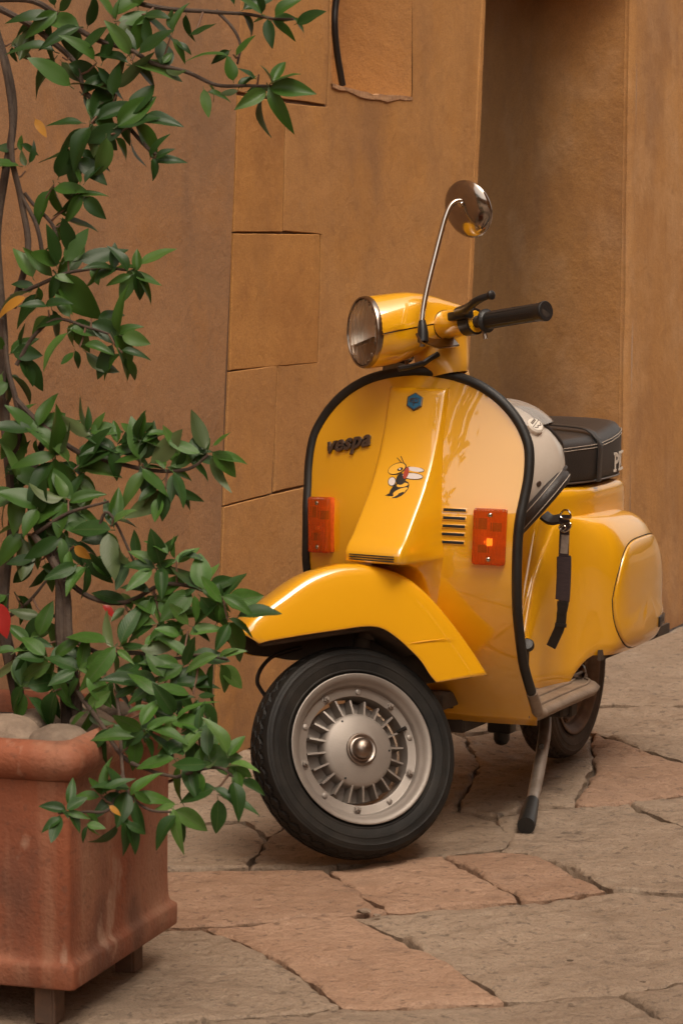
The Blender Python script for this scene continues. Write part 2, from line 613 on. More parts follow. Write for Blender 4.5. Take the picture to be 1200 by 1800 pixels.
def tube_g(path, r, n=10, cap=True, flat=None):
    P = [Vector(p) for p in path]
    rs = r if isinstance(r, (list, tuple)) else [r] * len(P)
    V, Fc = [], []
    t0 = (P[1] - P[0]).normalized()
    u = t0.orthogonal().normalized()
    for i, p in enumerate(P):
        t = (P[min(i + 1, len(P) - 1)] - P[max(i - 1, 0)]).normalized()
        u = (u - t * u.dot(t)).normalized()
        v = t.cross(u)
        for j in range(n):
            a = 2 * math.pi * j / n
            V.append(p + (u * math.cos(a) + v * math.sin(a)) * rs[i])
    for i in range(len(P) - 1):
        for j in range(n):
            k = (j + 1) % n
            Fc.append((i * n + j, i * n + k, (i + 1) * n + k, (i + 1) * n + j))
    if cap:
        Fc.append(tuple(range(n - 1, -1, -1)))
        Fc.append(tuple((len(P) - 1) * n + j for j in range(n)))
    return V, Fc

def ribbon_g(path, normals, w, th):
    """flat strap: path centre line, normals = face normal at each point"""
    P = [Vector(p) for p in path]
    V, Fc = [], []
    ws = w if isinstance(w, (list, tuple)) else [w] * len(P)
    for i, p in enumerate(P):
        t = (P[min(i + 1, len(P) - 1)] - P[max(i - 1, 0)]).normalized()
        nn = Vector(normals[i] if isinstance(normals, list) else normals)
        s = t.cross(nn).normalized()
        nn = s.cross(t).normalized()
        h, q = ws[i] / 2, th / 2
        for a, b in ((-1, -.5), (-.9, -1), (.9, -1), (1, -.5), (1, .5), (.9, 1), (-.9, 1), (-1, .5)):
            V.append(p + s * (h * a) + nn * (q * b))
    n = 8
    for i in range(len(P) - 1):
        for j in range(n):
            k = (j + 1) % n
            Fc.append((i * n + j, i * n + k, (i + 1) * n + k, (i + 1) * n + j))
    Fc.append(tuple(range(n - 1, -1, -1)))
    Fc.append(tuple((len(P) - 1) * n + j for j in range(n)))
    return V, Fc

def lathe_g(prof, o=(0, 0, 0), axis=(0, 1, 0), n=48, ang0=0):
    """profile = [(radius, height along axis)]"""
    o, ax = Vector(o), Vector(axis).normalized()
    u = ax.orthogonal().normalized()
    v = ax.cross(u)
    V, Fc = [], []
    m = len(prof)
    for j in range(n):
        a = 2 * math.pi * j / n + ang0
        d = u * math.cos(a) + v * math.sin(a)
        for r, h in prof:
            V.append(o + d * r + ax * h)
    for j in range(n):
        k = (j + 1) % n
        for i in range(m - 1):
            Fc.append((j * m + i, k * m + i, k * m + i + 1, j * m + i + 1))
    if prof[-1][0] > 1e-6:
        pass
    return V, Fc

def box_g(c, ax, ay, az, hx, hy, hz, bev=.0, seg=2):
    """rounded box: centre, three unit axes, half sizes"""
    bm = bmesh.new()
    bmesh.ops.create_cube(bm, size=2)
    for v in bm.verts:
        v.co = Vector((v.co.x * hx, v.co.y * hy, v.co.z * hz))
    if bev:
        bmesh.ops.bevel(bm, geom=bm.edges[:], offset=bev, segments=seg, profile=.5, affect='EDGES')
    c, ax, ay, az = Vector(c), Vector(ax), Vector(ay), Vector(az)
    bm.verts.index_update()
    V = [c + ax * v.co.x + ay * v.co.y + az * v.co.z for v in bm.verts]
    Fc = [[v.index for v in f.verts] for f in bm.faces]
    bm.free()
    return V, Fc

def join_g(gs):
    V, Fc = [], []
    for v, f in gs:
        k = len(V)
        V += list(v)
        Fc += [tuple(i + k for i in q) for q in f]
    return V, Fc

def grid_f(nr, nc, closed=False):
    Fc = []
    for i in range(nr - 1):
        for j in range(nc if closed else nc - 1):
            k = (j + 1) % nc
            Fc.append((i * nc + j, i * nc + k, (i + 1) * nc + k, (i + 1) * nc + j))
    return Fc

def solidify(o, th, off=-1):
    md = o.modifiers.new("solid", 'SOLIDIFY')
    md.thickness = th
    md.offset = off
    return o

def subsurf(o, lv=1):
    md = o.modifiers.new("sub", 'SUBSURF')
    md.levels = md.render_levels = lv
    return o

def inside(p, poly):
    c = False
    n = len(poly)
    for i in range(n):
        a, b = poly[i], poly[i - 1]
        if (a[1] > p[1]) != (b[1] > p[1]) and p[0] < (b[0] - a[0]) * (p[1] - a[1]) / (b[1] - a[1]) + a[0]:
            c = not c
    return c

def resample(poly, step, jit, seed):
    out = []
    n = len(poly)
    for i in range(n):
        a, b = Vector(poly[i]).to_2d(), Vector(poly[(i + 1) % n]).to_2d()
        L = (b - a).length
        k = max(1, int(round(L / step)))
        nrm = Vector((-(b - a).y, (b - a).x)).normalized()
        for j in range(k):
            p = a.lerp(b, j / k)
            if jit:
                q = Vector((p.x * 7 + seed, p.y * 7, seed))
                e = noise.noise(q) * .55 + noise.noise(q * 4.3) * .45
                p = p + nrm * (jit * 2 * e)
            out.append(p)
    return out

def inset(pts, d):
    n = len(pts)
    area = sum(pts[i].x * pts[(i + 1) % n].y - pts[(i + 1) % n].x * pts[i].y for i in range(n))
    s = 1 if area > 0 else -1
    out = []
    for i in range(n):
        t = pts[(i + 1) % n] - pts[i - 1]
        nr = Vector((-t.y, t.x)).normalized() * s
        out.append(pts[i] + nr * d)
    return out

def slab(name, poly, to3d, m, parent, step=.05, jit=.0, bev=.004, depth=.02, gs=None, hf=None, seed=0, holes=(), sharp=0):
    """a piece cut to an outline: uneven edge, rounded arris, own relief; to3d(u, v, h) places it"""
    ring = resample(poly, step, jit, seed)
    inr = inset(ring, bev)
    n = len(ring)
    pts = list(inr)
    edges = [(i, (i + 1) % n) for i in range(n)]
    hr = []
    for hpoly in holes:
        r2 = resample(hpoly, step * .6, jit * .5, seed + 3)
        st = len(pts)
        pts += r2
        edges += [(st + i, st + (i + 1) % len(r2)) for i in range(len(r2))]
        hr.append((st, r2))
    gs = gs or step * 1.3
    us = [p.x for p in ring]
    vs = [p.y for p in ring]
    u = min(us) + gs * .5
    core = inset(ring, bev + gs * .45)
    while u < max(us):
        v = min(vs) + gs * .5
        while v < max(vs):
            q = Vector((u + random.uniform(-.2, .2) * gs, v + random.uniform(-.2, .2) * gs))
            if inside(q, core) and not any(inside(q, [x for x in r2]) for _, r2 in hr):
                pts.append(q)
            v += gs
        u += gs
    vco, _, tri, _, _, _ = delaunay_2d_cdt(pts, edges, [], 0, 1e-7)
    tris = []
    for t in tri:
        c = sum((vco[i] for i in t), Vector((0, 0))) / 3
        if inside(c, inr) and not any(inside(c, r2) for _, r2 in hr):
            a, b_, c_ = (vco[i] for i in t)
            cr = (b_ - a).cross(c_ - a)
            tris.append(tuple(t) if cr > 0 else tuple(reversed(t)))
    hf = hf or (lambda x, y: 0.0)
    V = [to3d(p.x, p.y, hf(p.x, p.y)) for p in vco]
    k = len(V)
    V += [to3d(p.x, p.y, -bev * .9 + hf(p.x, p.y) * .6) for p in ring]
    V += [to3d(p.x, p.y, -depth) for p in ring]
    Fc = tris
    area = sum(ring[i].x * ring[(i + 1) % n].y - ring[(i + 1) % n].x * ring[i].y for i in range(n))
    for i in range(n):
        j = (i + 1) % n
        q1 = (i, k + i, k + j, j)
        q2 = (k + i, k + n + i, k + n + j, k + j)
        if area > 0:
            Fc += [q1, q2]
        else:
            Fc += [q1[::-1], q2[::-1]]
    return mk(name, V, Fc, m, parent, True, sharp or 50)

# ================================================================== THE STREET
# direction of the walls along the street (away from the camera) and their outward normal
WD = Vector((.43, 1, 0)).normalized()
WN = Vector((WD.y, -WD.x, 0))                       # towards the street
base = on_ground(398, 1332)

def wall_uv(px, py, off=0.0):
    d = Vector(ray(px, py))
    o = Vector(CP)
    P0 = base + WN * off
    t = (P0 - o).dot(WN) / d.dot(WN)
    p = o + d * t
    return ((p - base).dot(WD), p.z)

def wall3(u, v, h):
    return base + WD * u + Vector((0, 0, v)) + WN * h

def P(*pp):
    return [wall_uv(*q) for q in pp]

lw = empty("stucco_wall", base)
tag(lw, "ochre stucco wall with scored stone blocks and a deep niche, behind the scooter's headlight", "wall")

def wchild(o):
    o.parent = lw
    o.matrix_parent_inverse = lw.matrix_world.inverted()
    return o
lw_inv = Matrix.Translation(-base)

def wslab(name, poly, m, **k):
    f = lambda u, v, h: wall3(u, v, h) - base
    kw = dict(step=.03, jit=.0010, bev=.0016, depth=.009, sharp=14)
    kw.update(k)
    return slab(name, poly, f, m, lw, **kw)

def wh(s, a=.0022):
    return lambda u, v: a * noise.noise(Vector((u * 3 + s, v * 3, s))) + a * .5 * noise.noise(Vector((u * 11, v * 11, s)))
ZT = 11.0
UL = -3.6
# corner line of the wall (it leans)
c0, c1 = wall_uv(855, 0), wall_uv(826, 650)
sl = (c0[0] - c1[0]) / (c0[1] - c1[1])
def corner_u(z):
    return c1[0] + (z - c1[1]) * sl
j0, j1 = wall_uv(417, 165), wall_uv(385, 1030)
sj = (j0[0] - j1[0]) / (j0[1] - j1[1])
def joint_u(z):
    return j1[0] + (z - j1[1]) * sj
g = .0008
zA = j0[1]
# weathered strip to the left
ZS = 2.75
wslab("plaster_strip", [(UL, .0), (joint_u(0) - .003, .0), (joint_u(.9) - .0045, .9), (joint_u(zA) - .0035, zA), (joint_u(ZS) - g * .3, ZS), (UL, ZS)],
      OLD, hf=wh(1, .004), step=.12, gs=.16)
pA = P((418, 163), (573, 183), (576, 120), (581, 0))
wslab("stone_block", [(joint_u(zA) + .0006, pA[0][1] + .003), pA[1], pA[2], (pA[3][0] + .01, ZS), (joint_u(ZS), ZS)], OCHRE, hf=wh(2), seed=2)
pB = P((419, 167), (502, 179), (498, 300), (496, 407), (411, 407))
wslab("stone_block", pB, OCHRE_B, hf=wh(3), seed=3)
pC = P((411, 410), (562, 411.5), (559, 540), (557, 637), (404, 650.5))
wslab("stone_block", pC, OCHRE_B, hf=wh(4), seed=4)
pD = P((403, 654), (487, 643), (483, 760), (477, 867.5), (394, 888.5))
wslab("stone_block", pD, OCHRE, hf=wh(5), seed=5)
pF = P((393, 891.5), (478, 870), (545, 855), (640, 833), (815, 795))
wslab("stone_block", [(joint_u(.0) + g, 0.0), (pF[0][0] + g, pF[0][1]), pF[1], pF[2], pF[3], pF[4], (corner_u(0), 0.0)], OCHRE, hf=wh(6, .003), seed=6)
# main panel with the niche
nA, nB, nC, nD = wall_uv(583, 0), wall_uv(582, 146), wall_uv(723, 170), wall_uv(727, 0)
NZ = 2.65
sill = []
for i in range(13):
    t = i / 12
    sill.append((nB[0] + (nC[0] - nB[0]) * t, nB[1] + (nC[1] - nB[1]) * t - (0.006 + .010 * abs(noise.noise(Vector((t * 7, 1, 2))))) * math.sin(math.pi * min(1, t * 1.15)) ))
niche = [(nA[0], NZ)] + [(nB[0], nB[1] + .03), (nB[0] + .008, nB[1] + .006)] + sill[1:] + [(nC[0] + .004, nC[1] + .02), (nD[0], NZ)]
pM = P((504, 181), (576, 188), (579, 120), (584.5, 0))
rightM = [(corner_u(z) - .045, z) for z in (ZS, 2.2, 1.8, 1.5, 1.2, wall_uv(815, 792)[1] + .004)]
botM = P((640, 829), (545, 850), (482, 864))
leftM = P((489, 644), (560, 637), (563, 540), (565, 411), (499, 405), (501, 300))
wslab("plaster_field", [(pM[0]), pM[1], pM[2], (pM[3][0] + .012, ZS)] + rightM + botM + leftM, OCHRE, hf=wh(7, .004), seed=7, holes=[niche], step=.045, gs=.06)
wslab("corner_bead", [(corner_u(z) - .043, z) for z in (wall_uv(815, 792)[1] + .004, 1.2, 1.5, 1.8, 2.2, ZS)] + [(corner_u(z) + .004 * math.sin(z * 9), z) for z in (ZS, 2.35, 2.2, 2.0, 1.8, 1.65, 1.5, 1.35, 1.2, wall_uv(815, 792)[1] + .004)],
      OCHRE, hf=wh(8, .002), seed=8, bev=.008)
# jambs, sill and back of the niche: one deep pocket
V, Fc = [], []
NDP = .24
ring = [Vector(p) for p in niche]
for h in (.0, -.012, -NDP):
    for p in ring:
        V.append(wall3(p.x, p.y, h - (.0015 if h == 0 else 0)) - base)
n = len(ring)
for r in range(2):
    for i in range(n):
        j = (i + 1) % n
        Fc.append((r * n + i, r * n + j, (r + 1) * n + j, (r + 1) * n + i))
Fc.append(tuple(2 * n + i for i in range(n)))
fixn(mk("niche_lining", V, Fc, OCHRE, lw, True, 30))
# broken plaster lip under the niche
V, Fc = [], []
for i, (u, z) in enumerate(sill):
    dz = .008 + .016 * max(0, noise.noise(Vector((i * .9, 3.3, 0))) + .35) * math.sin(math.pi * min(1, (i + .6) / 13))
    V += [wall3(u, z + .001, -.012) - base, wall3(u, z, .0045) - base, wall3(u, z - dz, .0035) - base, wall3(u, z - dz - .003, -.003) - base]
Fc = grid_f(13, 4)
fixn(mk("broken_plaster", V, Fc, BROKEN, lw, False))
# masonry body behind the skin
def body(poly, h0, h1, m=BACKING, name="masonry"):
    V = [wall3(u, v, h0) - base for u, v in poly] + [wall3(u, v, h1) - base for u, v in poly]
    k = len(poly)
    Fc = [tuple(range(k)), tuple(range(2 * k - 1, k - 1, -1))] + [(i, (i + 1) % k, k + (i + 1) % k, k + i) for i in range(k)]
    return V, Fc
e = .012
gsb = [body([(UL, 0), (nA[0] - e, 0), (nA[0] - e, ZS), (UL, ZS)], -.006, -.6),
       body([(nA[0] - e, 0), (nD[0] + e, 0), (nD[0] + e, nC[1] - .03), (nA[0] - e, nC[1] - .03)], -.0062, -.6),
       body([(nD[0] + e, 0), (corner_u(0) - .004, 0), (corner_u(ZS) - .004, ZS), (nD[0] + e, ZS)], -.0064, -.6),
       body([(nA[0] - e, NZ + .003), (nD[0] + e, NZ + .003), (nD[0] + e, ZS), (nA[0] - e, ZS)], -.0066, -.6)]
fixn(mk("masonry", *join_g(gsb), BACKING, lw, False))
# the same wall going on above the frame, and over the recess as its lintel
cu = corner_u(ZS)
fixn(mk("upper_wall", *body([(UL, ZS + .002), (cu, ZS + .002), (cu, ZT), (UL, ZT)], -.002, -.6), OCHRE, lw, False))

# --- the recess and the wall that comes forward again to the right
oc = on_ground(1086, 1141)
o2 = on_ground(1200, 1090.5)
SD = (o2 - oc).normalized()                         # along the second wall
SN = Vector((SD.y, -SD.x, 0))
rw = empty("plaster_wall", oc)
tag(rw, "ochre plaster wall stepping forward behind the black seat, shaded at its inner corner", "wall")
lean = -(topx(oc)[0] - 1135) / 10.0
# edge of the step: find the lean so that the arris passes the observed points
def arris(z):
    return .0165 * z                                # sideways lean per metre
bead = .048
# face towards the camera
BD = Vector((-SD.y, SD.x, 0)).normalized()          # leftwards into the recess
BD = Vector((-.58, .81, 0)).normalized()
zs_ = [0, .1, .2, .35, .5, .7, .9, 1.1, 1.3, 1.5, 1.7, 1.9, 2.1, 2.4, 2.75, 3.3, 4.2, ZT]
rg = random.Random(3)
def rpath(L_):
    q_, st_ = BD * .012, .01
    d_ = 0.0
    while d_ < L_ - 1e-6:
        s_ = min(st_, L_ - d_)
        k_ = min(1, max(0, (d_ - .06) / .42))
        a_ = R(36) + (R(68) - R(36)) * k_
        q_ = q_ + Vector((-math.cos(a_), math.sin(a_), 0)) * s_
        d_ += s_
    return q_
V, Fc = [], []
nu = 40
for z in zs_:
    for i in range(nu):
        t = i / (nu - 1)
        q = oc + SD * (arris(z) * 1.0) + rpath(1.35 * t) - oc * 0
        q = q + SD * (.005 * noise.noise(Vector((t * 6, z * 2, 5))))
        V.append(q + Vector((SD.y * 0, 0, z)) - oc)
fixn(mk("recess_face", V, grid_f(len(zs_), nu), SIDEW, rw, True, 0))
V = []
cols = [(-.012, 0), (-.007, .004), (.0, .008), (.016, .014), (.03, .017), (.045, .019), (.06, .018)]
for z in zs_:
    a_ = oc + SD * arris(z) + Vector((0, 0, z))
    wv = .004 * noise.noise(Vector((z * 4, 2, 8)))
    for (s, d) in cols:
        if s < 0:
            q = a_ - BD * s * 1 + BD * 0 + SD * (-.001 + d)
        else:
            q = a_ + SD * (s + wv + .004) - BD * (d - .004 + wv)
        V.append(q - oc)
fixn(mk("corner_bead", V, grid_f(len(zs_), len(cols)), SIDEW, rw, True, 60))
V = []
for z in zs_:
    a_ = oc + SD * (arris(z) + .064) + Vector((0, 0, z))
    for i in range(40):
        s = 7.0 * (i / 39) ** 1.5
        q = a_ + SD * s - BD * (.014 + .006 * noise.noise(Vector((s * 2, z * 1.6, 3))) - (.012 if z < .12 else 0) * -1)
        V.append(q - oc)
fixn(mk("front_face", V, grid_f(len(zs_), 40), SIDEW, rw, True, 0))
# lintel over the recess
a_ = wall3(corner_u(ZS), 0, -.004)
b_ = oc + SD * .25 - BD * .0
lz0 = 2.03
pts = [a_ - WD * .02, oc - BD * .02 + SD * .0, oc + BD * 1.0 + SD * .02, a_ - WN * .9]
V = [p_ + Vector((0, 0, lz0)) - oc for p_ in pts] + [p_ + Vector((0, 0, ZT)) - oc for p_ in pts]
k = 4
fixn(mk("lintel", V, [(0, 1, 2, 3), (7, 6, 5, 4)] + [(i, (i + 1) % 4, 4 + (i + 1) % 4, 4 + i) for i in range(4)], SIDEW, rw, False))

# --- house across the lane (seen only as reflections in the paint)
ob = empty("facade", base + WN * 5.6)
tag(ob, "plain ochre house front across the lane, mirrored in the scooter's paint", "building")
def fac(u0, u1, z0, z1, h0, h1):
    c = [(u0, z0), (u1, z0), (u1, z1), (u0, z1)]
    V = [WD * u + Vector((0, 0, z)) - WN * h0 for u, z in c] + [WD * u + Vector((0, 0, z)) - WN * h1 for u, z in c]
    return V, [(0, 1, 2, 3), (7, 6, 5, 4)] + [(i, (i + 1) % 4, 4 + (i + 1) % 4, 4 + i) for i in range(4)]
gl = []
wins = [(-4.2, -3.3), (-1.2, -.3), (1.8, 2.7)]
us = -6.5
for (a0, a1) in wins:
    gl.append(fac(us, a0, 0, 8.2, 0, -.4))
    gl.append(fac(a0, a1, 0, 1.1, -.001, -.4))
    gl.append(fac(a0, a1, 2.6, 8.2, -.001, -.4))
    us = a1
gl.append(fac(us, 9, 0, 8.2, 0, -.4))
fixn(mk("wall", *join_g(gl), OCHRE, ob, False))
SHUT = mat("green shutter paint", (.05, .075, .045), .6)
for (a0, a1) in wins:
    mk("shutter", *join_g([fac(a0 + .01, (a0 + a1) / 2 - .005, 1.1, 2.6, -.12, -.16), fac((a0 + a1) / 2 + .005, a1 - .01, 1.1, 2.6, -.12, -.16)]), SHUT, ob, False)

hb_ = empty("house", (-2.5, -11, 0))  # added out of view to cut down the sky opening
tag(hb_, "unseen pale house added behind the viewer to narrow the open sky, mirrored low in the leg shield", "building")
def hwall(x0, x1, z0, z1, y0, y1):
    V = [(x0, y0, z0), (x1, y0, z0), (x1, y0, z1), (x0, y0, z1), (x0, y1, z0), (x1, y1, z0), (x1, y1, z1), (x0, y1, z1)]
    return [Vector(v) for v in V], [(0, 1, 2, 3), (7, 6, 5, 4), (0, 4, 5, 1), (1, 5, 6, 2), (2, 6, 7, 3), (3, 7, 4, 0)]
gl = [hwall(-9, -4.2, 0, 4.6, 0, -.4), hwall(-4.2, -3.2, 0, .002, -.001, -.4), hwall(-4.2, -3.2, 2.3, 4.6, -.001, -.4), hwall(-3.2, 1.5, 0, 4.6, 0, -.4), hwall(1.5, 2.5, 0, 1.0, -.001, -.4), hwall(1.5, 2.5, 2.4, 4.6, -.001, -.4), hwall(2.5, 8, 0, 4.6, 0, -.4)]
fixn(mk("wall", *join_g(gl), OLD, hb_, False))
mk("door", *hwall(-4.19, -3.21, .01, 2.29, -.15, -.2), BACKING, hb_, False)
mk("shutter", *hwall(1.51, 2.49, 1.01, 2.39, -.15, -.2), SHUT, hb_, False)

# --- ground and flagstones
pv = mk("ground", [(-40, -30, -.020), (40, -30, -.020), (40, 60, -.020), (-40, 60, -.020)], [(0, 1, 2, 3)], DIRT, None, False)
tag(pv, "lane of worn stone", None, None, "structure")
del pv['label']
tag(pv, kind="structure")

def G(*pp):
    return [tuple(on_ground(*q).to_2d()) for q in pp]

def stone_h(seed, amp):
    def f(x, y):
        q = Vector((x * 1.7 + seed * 3.1, y * 1.7, seed))
        h = noise.noise(q) * .5 + .5 * noise.noise(q * 2.3)
        q2 = Vector((x * 5.5 + seed, y * 9, seed * 1.7))
        t = noise.noise(q2) * .6 + noise.noise(q2 * 2.1) * .4
        lv = t * 5
        fl = math.floor(lv)
        fr = lv - fl
        st = fl + (0 if fr < .7 else (fr - .7) / .3)
        q3 = Vector((x * 26, y * 40, seed))
        q4 = Vector((x * 19 + seed, y * 24, seed * .7))
        pit = max(0, noise.noise(q4) - .22) * amp * 1.5
        return h * amp + st * amp * .34 + noise.noise(q3) * amp * .22 - pit - amp * .3
    return f

stones = [
    ("p", [(200, 1532), (300, 1530), (440, 1527), (571, 1529), (625, 1560), (678, 1601), (600, 1606), (520, 1610), (430, 1618), (357, 1625), (250, 1628), (-120, 1655), (-100, 1560)], .006),
    ("p", [(577, 1528), (660, 1512), (774, 1505), (838, 1537), (905, 1572), (906, 1580), (800, 1590), (684, 1599), (632, 1561)], .007),
    ("p", [(782, 1503), (850, 1494), (920, 1497), (1000, 1530), (1066, 1562), (990, 1572), (913, 1579), (910, 1572), (842, 1535)], .007),
    ("p", [(364, 1629), (430, 1622), (520, 1614), (612, 1609), (690, 1641), (742, 1670), (815, 1713), (884, 1757), (780, 1760), (655, 1766), (603, 1764), (512, 1700), (440, 1660)], .007),
    ("g", [(100, 1648), (250, 1634), (356, 1630), (436, 1664), (508, 1704), (596, 1763), (540, 1774), (440, 1781), (357, 1787), (200, 1800), (-140, 1850), (-130, 1662), (100, 1648)][1:], .006),
    ("g", [(620, 1609), (686, 1604), (800, 1594), (912, 1584), (1000, 1577), (1070, 1569), (1200, 1572), (1330, 1580), (1330, 1690), (1200, 1716), (1086, 1743), (970, 1751), (890, 1755), (820, 1709), (748, 1668), (696, 1639)], .010),
    ("g", [(1096, 1746), (1200, 1722), (1360, 1690), (1500, 1900), (1330, 1890), (1200, 1806)], .007),
    ("g", [(20, 1836), (200, 1806), (357, 1792), (440, 1786), (540, 1779), (600, 1770), (655, 1771), (780, 1765), (890, 1761), (970, 1756), (1086, 1749), (1190, 1806), (1300, 1890), (1300, 2000), (600, 2050), (20, 2000)], .007),
    ("g", [(884, 1492), (905, 1470), (880, 1440), (930, 1416), (1010, 1417), (1104, 1414), (1200, 1452), (1330, 1500), (1330, 1576), (1200, 1566), (1074, 1560), (1004, 1527), (926, 1494)], .009),
    ("g", [(1112, 1411), (1200, 1398), (1340, 1390), (1340, 1490), (1204, 1447)], .008),
    ("g", [(440, 1522), (571, 1524), (660, 1508), (774, 1500), (850, 1490), (880, 1488), (899, 1470), (874, 1441), (800, 1425), (700, 1420), (560, 1430), (470, 1470)], .007),
    ("g", [(-110, 1554), (200, 1527), (300, 1525), (436, 1521), (464, 1470), (430, 1440), (300, 1450), (-100, 1500)], .008),
    ("g", [(150, 1484), (300, 1445), (430, 1435), (470, 1464), (555, 1426), (560, 1330), (530, 1290), (390, 1330), (240, 1372), (-110, 1462), (-110, 1494)], .009),
    ("g", [(566, 1426), (700, 1415), (800, 1420), (840, 1340), (812, 1290), (700, 1255), (536, 1287), (565, 1330)], .008),
    ("g", [(806, 1421), (876, 1436), (928, 1412), (1006, 1412), (1040, 1345), (1036, 1284), (940, 1275), (818, 1290), (846, 1340)], .009),
    ("p", [(1012, 1413), (1104, 1409), (1200, 1393), (1340, 1386), (1340, 1348), (1200, 1338), (1120, 1317), (1040, 1288), (1045, 1345)], .009),
    ("g", [(1040, 1281), (1120, 1311), (1200, 1332), (1340, 1342), (1360, 1240), (1200, 1239), (1076, 1239), (960, 1244), (945, 1270)], .010),
    ("g", [(707, 1252), (818, 1284), (936, 1269), (955, 1240), (940, 1190), (840, 1170), (720, 1200), (600, 1262)], .008),
    ("g", [(962, 1240), (1076, 1235), (1200, 1235), (1360, 1235), (1360, 1130), (1200, 1085), (1130, 1115), (1040, 1150), (946, 1188)], .009),
    ("g", [(1366, 1240), (1366, 1130), (1204, 1082), (1330, 1030), (1500, 1010), (1560, 1240)], .009),
]
for i, (k, pts, amp) in enumerate(stones):
    f = lambda u, v, h: Vector((u, v, h))
    slab("flagstone", G(*pts), f, PINK if k == "p" else GREY, pv, step=.014, jit=.0095, bev=.006, depth=.045, gs=.0135, hf=stone_h(i * 1.37 + 2, amp * .95), seed=i * 2.3, sharp=0)
# the same paving going on outside the picture
sp = {}
for iu in range(-9, 12):
    for iv in range(-1, 6):
        u0, v0 = iu * .95, iv * .95 - .2
        pc = [base + WD * (u0 + a * .94 + (.47 if iv % 2 else 0)) + WN * (v0 + b * .94) for a, b in ((0, 0), (1, 0), (1, 1), (0, 1))]
        cn = sum(pc, Vector()) / 4
        bad = False
        for q in pc + [cn] + [pc[j].lerp(pc[(j + 1) % 4], .5) for j in range(4)]:
            if q.y > .5:
                x, y = topx(q)
                if -60 < x < 1400 and 1000 < y < 2010:
                    bad = True
        if bad:
            continue
        slab("flagstone", [tuple(q.to_2d()) for q in pc], lambda u, v, h: Vector((u, v, h - .004)), GREY if (iu * 3 + iv) % 4 else PINK, pv, step=.12, jit=.006, bev=.01, depth=.04, gs=.2, hf=stone_h(iu + iv * .3, .006), seed=iu + iv * 7)

# little pale fragments of debris lying on the stones
fr = random.Random(5)
for (x, y, s, col) in ((1001, 1691, .009, PEBBLE), (1003, 1768, .008, PEBBLE), (1130, 1728, .008, PEBBLE), (640, 1606, .02, PEBBLE), (662, 1612, .012, PEBBLE)):
    p0 = on_ground(x, y)
    bm = bmesh.new()
    bmesh.ops.create_icosphere(bm, subdivisions=1, radius=1)
    for v in bm.verts:
        v.co = Vector((v.co.x * s * (1 + .4 * fr.random()), v.co.y * s * .7, v.co.z * s * .45 + s * .38)) + Vector((fr.uniform(-.2, .2) * s, fr.uniform(-.2, .2) * s, 0))
    V = [v.co.copy() for v in bm.verts]
    Fc = [[v.index for v in f.verts] for f in bm.faces]
    bm.free()
    s *= .6
    V = [v * .6 for v in V]
    o = mk("stone_chip", V, Fc, col, None, False)
    o.location = p0
    names = {1001: "pale scrap lying alone on the big grey flagstone", 1003: "pale scrap near the bottom edge of the paving, the lower of two",
             1130: "tiny pale chip on the grey stone at lower right", 640: "larger pale chip in the joint under the front tyre", 662: "smaller chip beside a larger one in the joint below the tyre"}
    tag(o, names[x], "debris", "loose chips on the paving")

# ================================================================== CABLE IN THE NICHE
cb = [wall3(nA[0] + .34, 2.6, -.225), wall3(nA[0] + .30, 2.05, -.220), wall3(nA[0] + .285, 1.90, -.215), wall3(nA[0] + .31, 1.78, -.222), wall3(nA[0] + .36, 1.62, -.22)]
CX = [at(600, -60, 7.45), at(590, 5, 7.44), at(588, 42, 7.43), at(592, 90, 7.44), at(602, 150, 7.46)]
o = mk("cable", *tube_g(cat(cb if False else CX, 6), .0095, 10), BLACKPL, None)
tag(o, "black cable running down inside the wall niche", "cable")

# ================================================================== THE SCOOTER
TH, LEAN = R(-115), R(1.0)
EX = Vector((math.cos(TH), math.sin(TH), 0))
_ey, _ez = Vector((-math.sin(TH), math.cos(TH), 0)), Vector((0, 0, 1))
EZ = _ez * math.cos(LEAN) + _ey * math.sin(LEAN)
EY = _ey * math.cos(LEAN) - _ez * math.sin(LEAN)
SO = Vector((.527, 6.515, .004))
scoot = empty("motor_scooter")
scoot.matrix_world = Matrix(((EX.x, EY.x, EZ.x, SO.x), (EX.y, EY.y, EZ.y, SO.y), (EX.z, EY.z, EZ.z, SO.z), (0, 0, 0, 1)))
tag(scoot, "yellow vintage motor scooter leaning on its side stand by the ochre wall", "scooter")
HD = Vector((.89, 0, .97))
RK, ST = R(20), R(41)
SAX = Vector((-math.sin(RK), 0, math.cos(RK)))
SM = Matrix.Rotation(-ST, 3, SAX)

def S(p):
    return HD + SM @ (Vector(p) - HD)

def Sg(g):
    return [S(v) for v in g[0]], g[1]

def spx(px, py, y, steered=True):
    """pixel -> scooter coordinates on the plane of constant lateral offset y (before steering)"""
    d, o = Vector(ray(px, py)), Vector(CP) - SO
    d = Vector((d.dot(EX), d.dot(EY), d.dot(EZ)))
    o = Vector((o.dot(EX), o.dot(EY), o.dot(EZ)))
    if steered:
        mi = SM.transposed()
        d, o = mi @ d, mi @ (o - HD) + HD
    return o + d * ((y - o.y) / d.y)

def lpx(px, py, x=None, y=None, z=None):
    d, o = Vector(ray(px, py)), Vector(CP) - SO
    d = Vector((d.dot(EX), d.dot(EY), d.dot(EZ)))
    o = Vector((o.dot(EX), o.dot(EY), o.dot(EZ)))
    i, t = (0, x) if x is not None else (1, y) if y is not None else (2, z)
    return o + d * ((t - o[i]) / d[i])

def part(name, g, m, parent=None, sharp=40, smooth=True, fix=False, **k):
    o = mk(name, g[0], g[1], m, parent or scoot, smooth, sharp, **k)
    if fix:
        fixn(o)
    return o
ip = lambda x, xs, ys: float(np.interp(x, xs, ys))

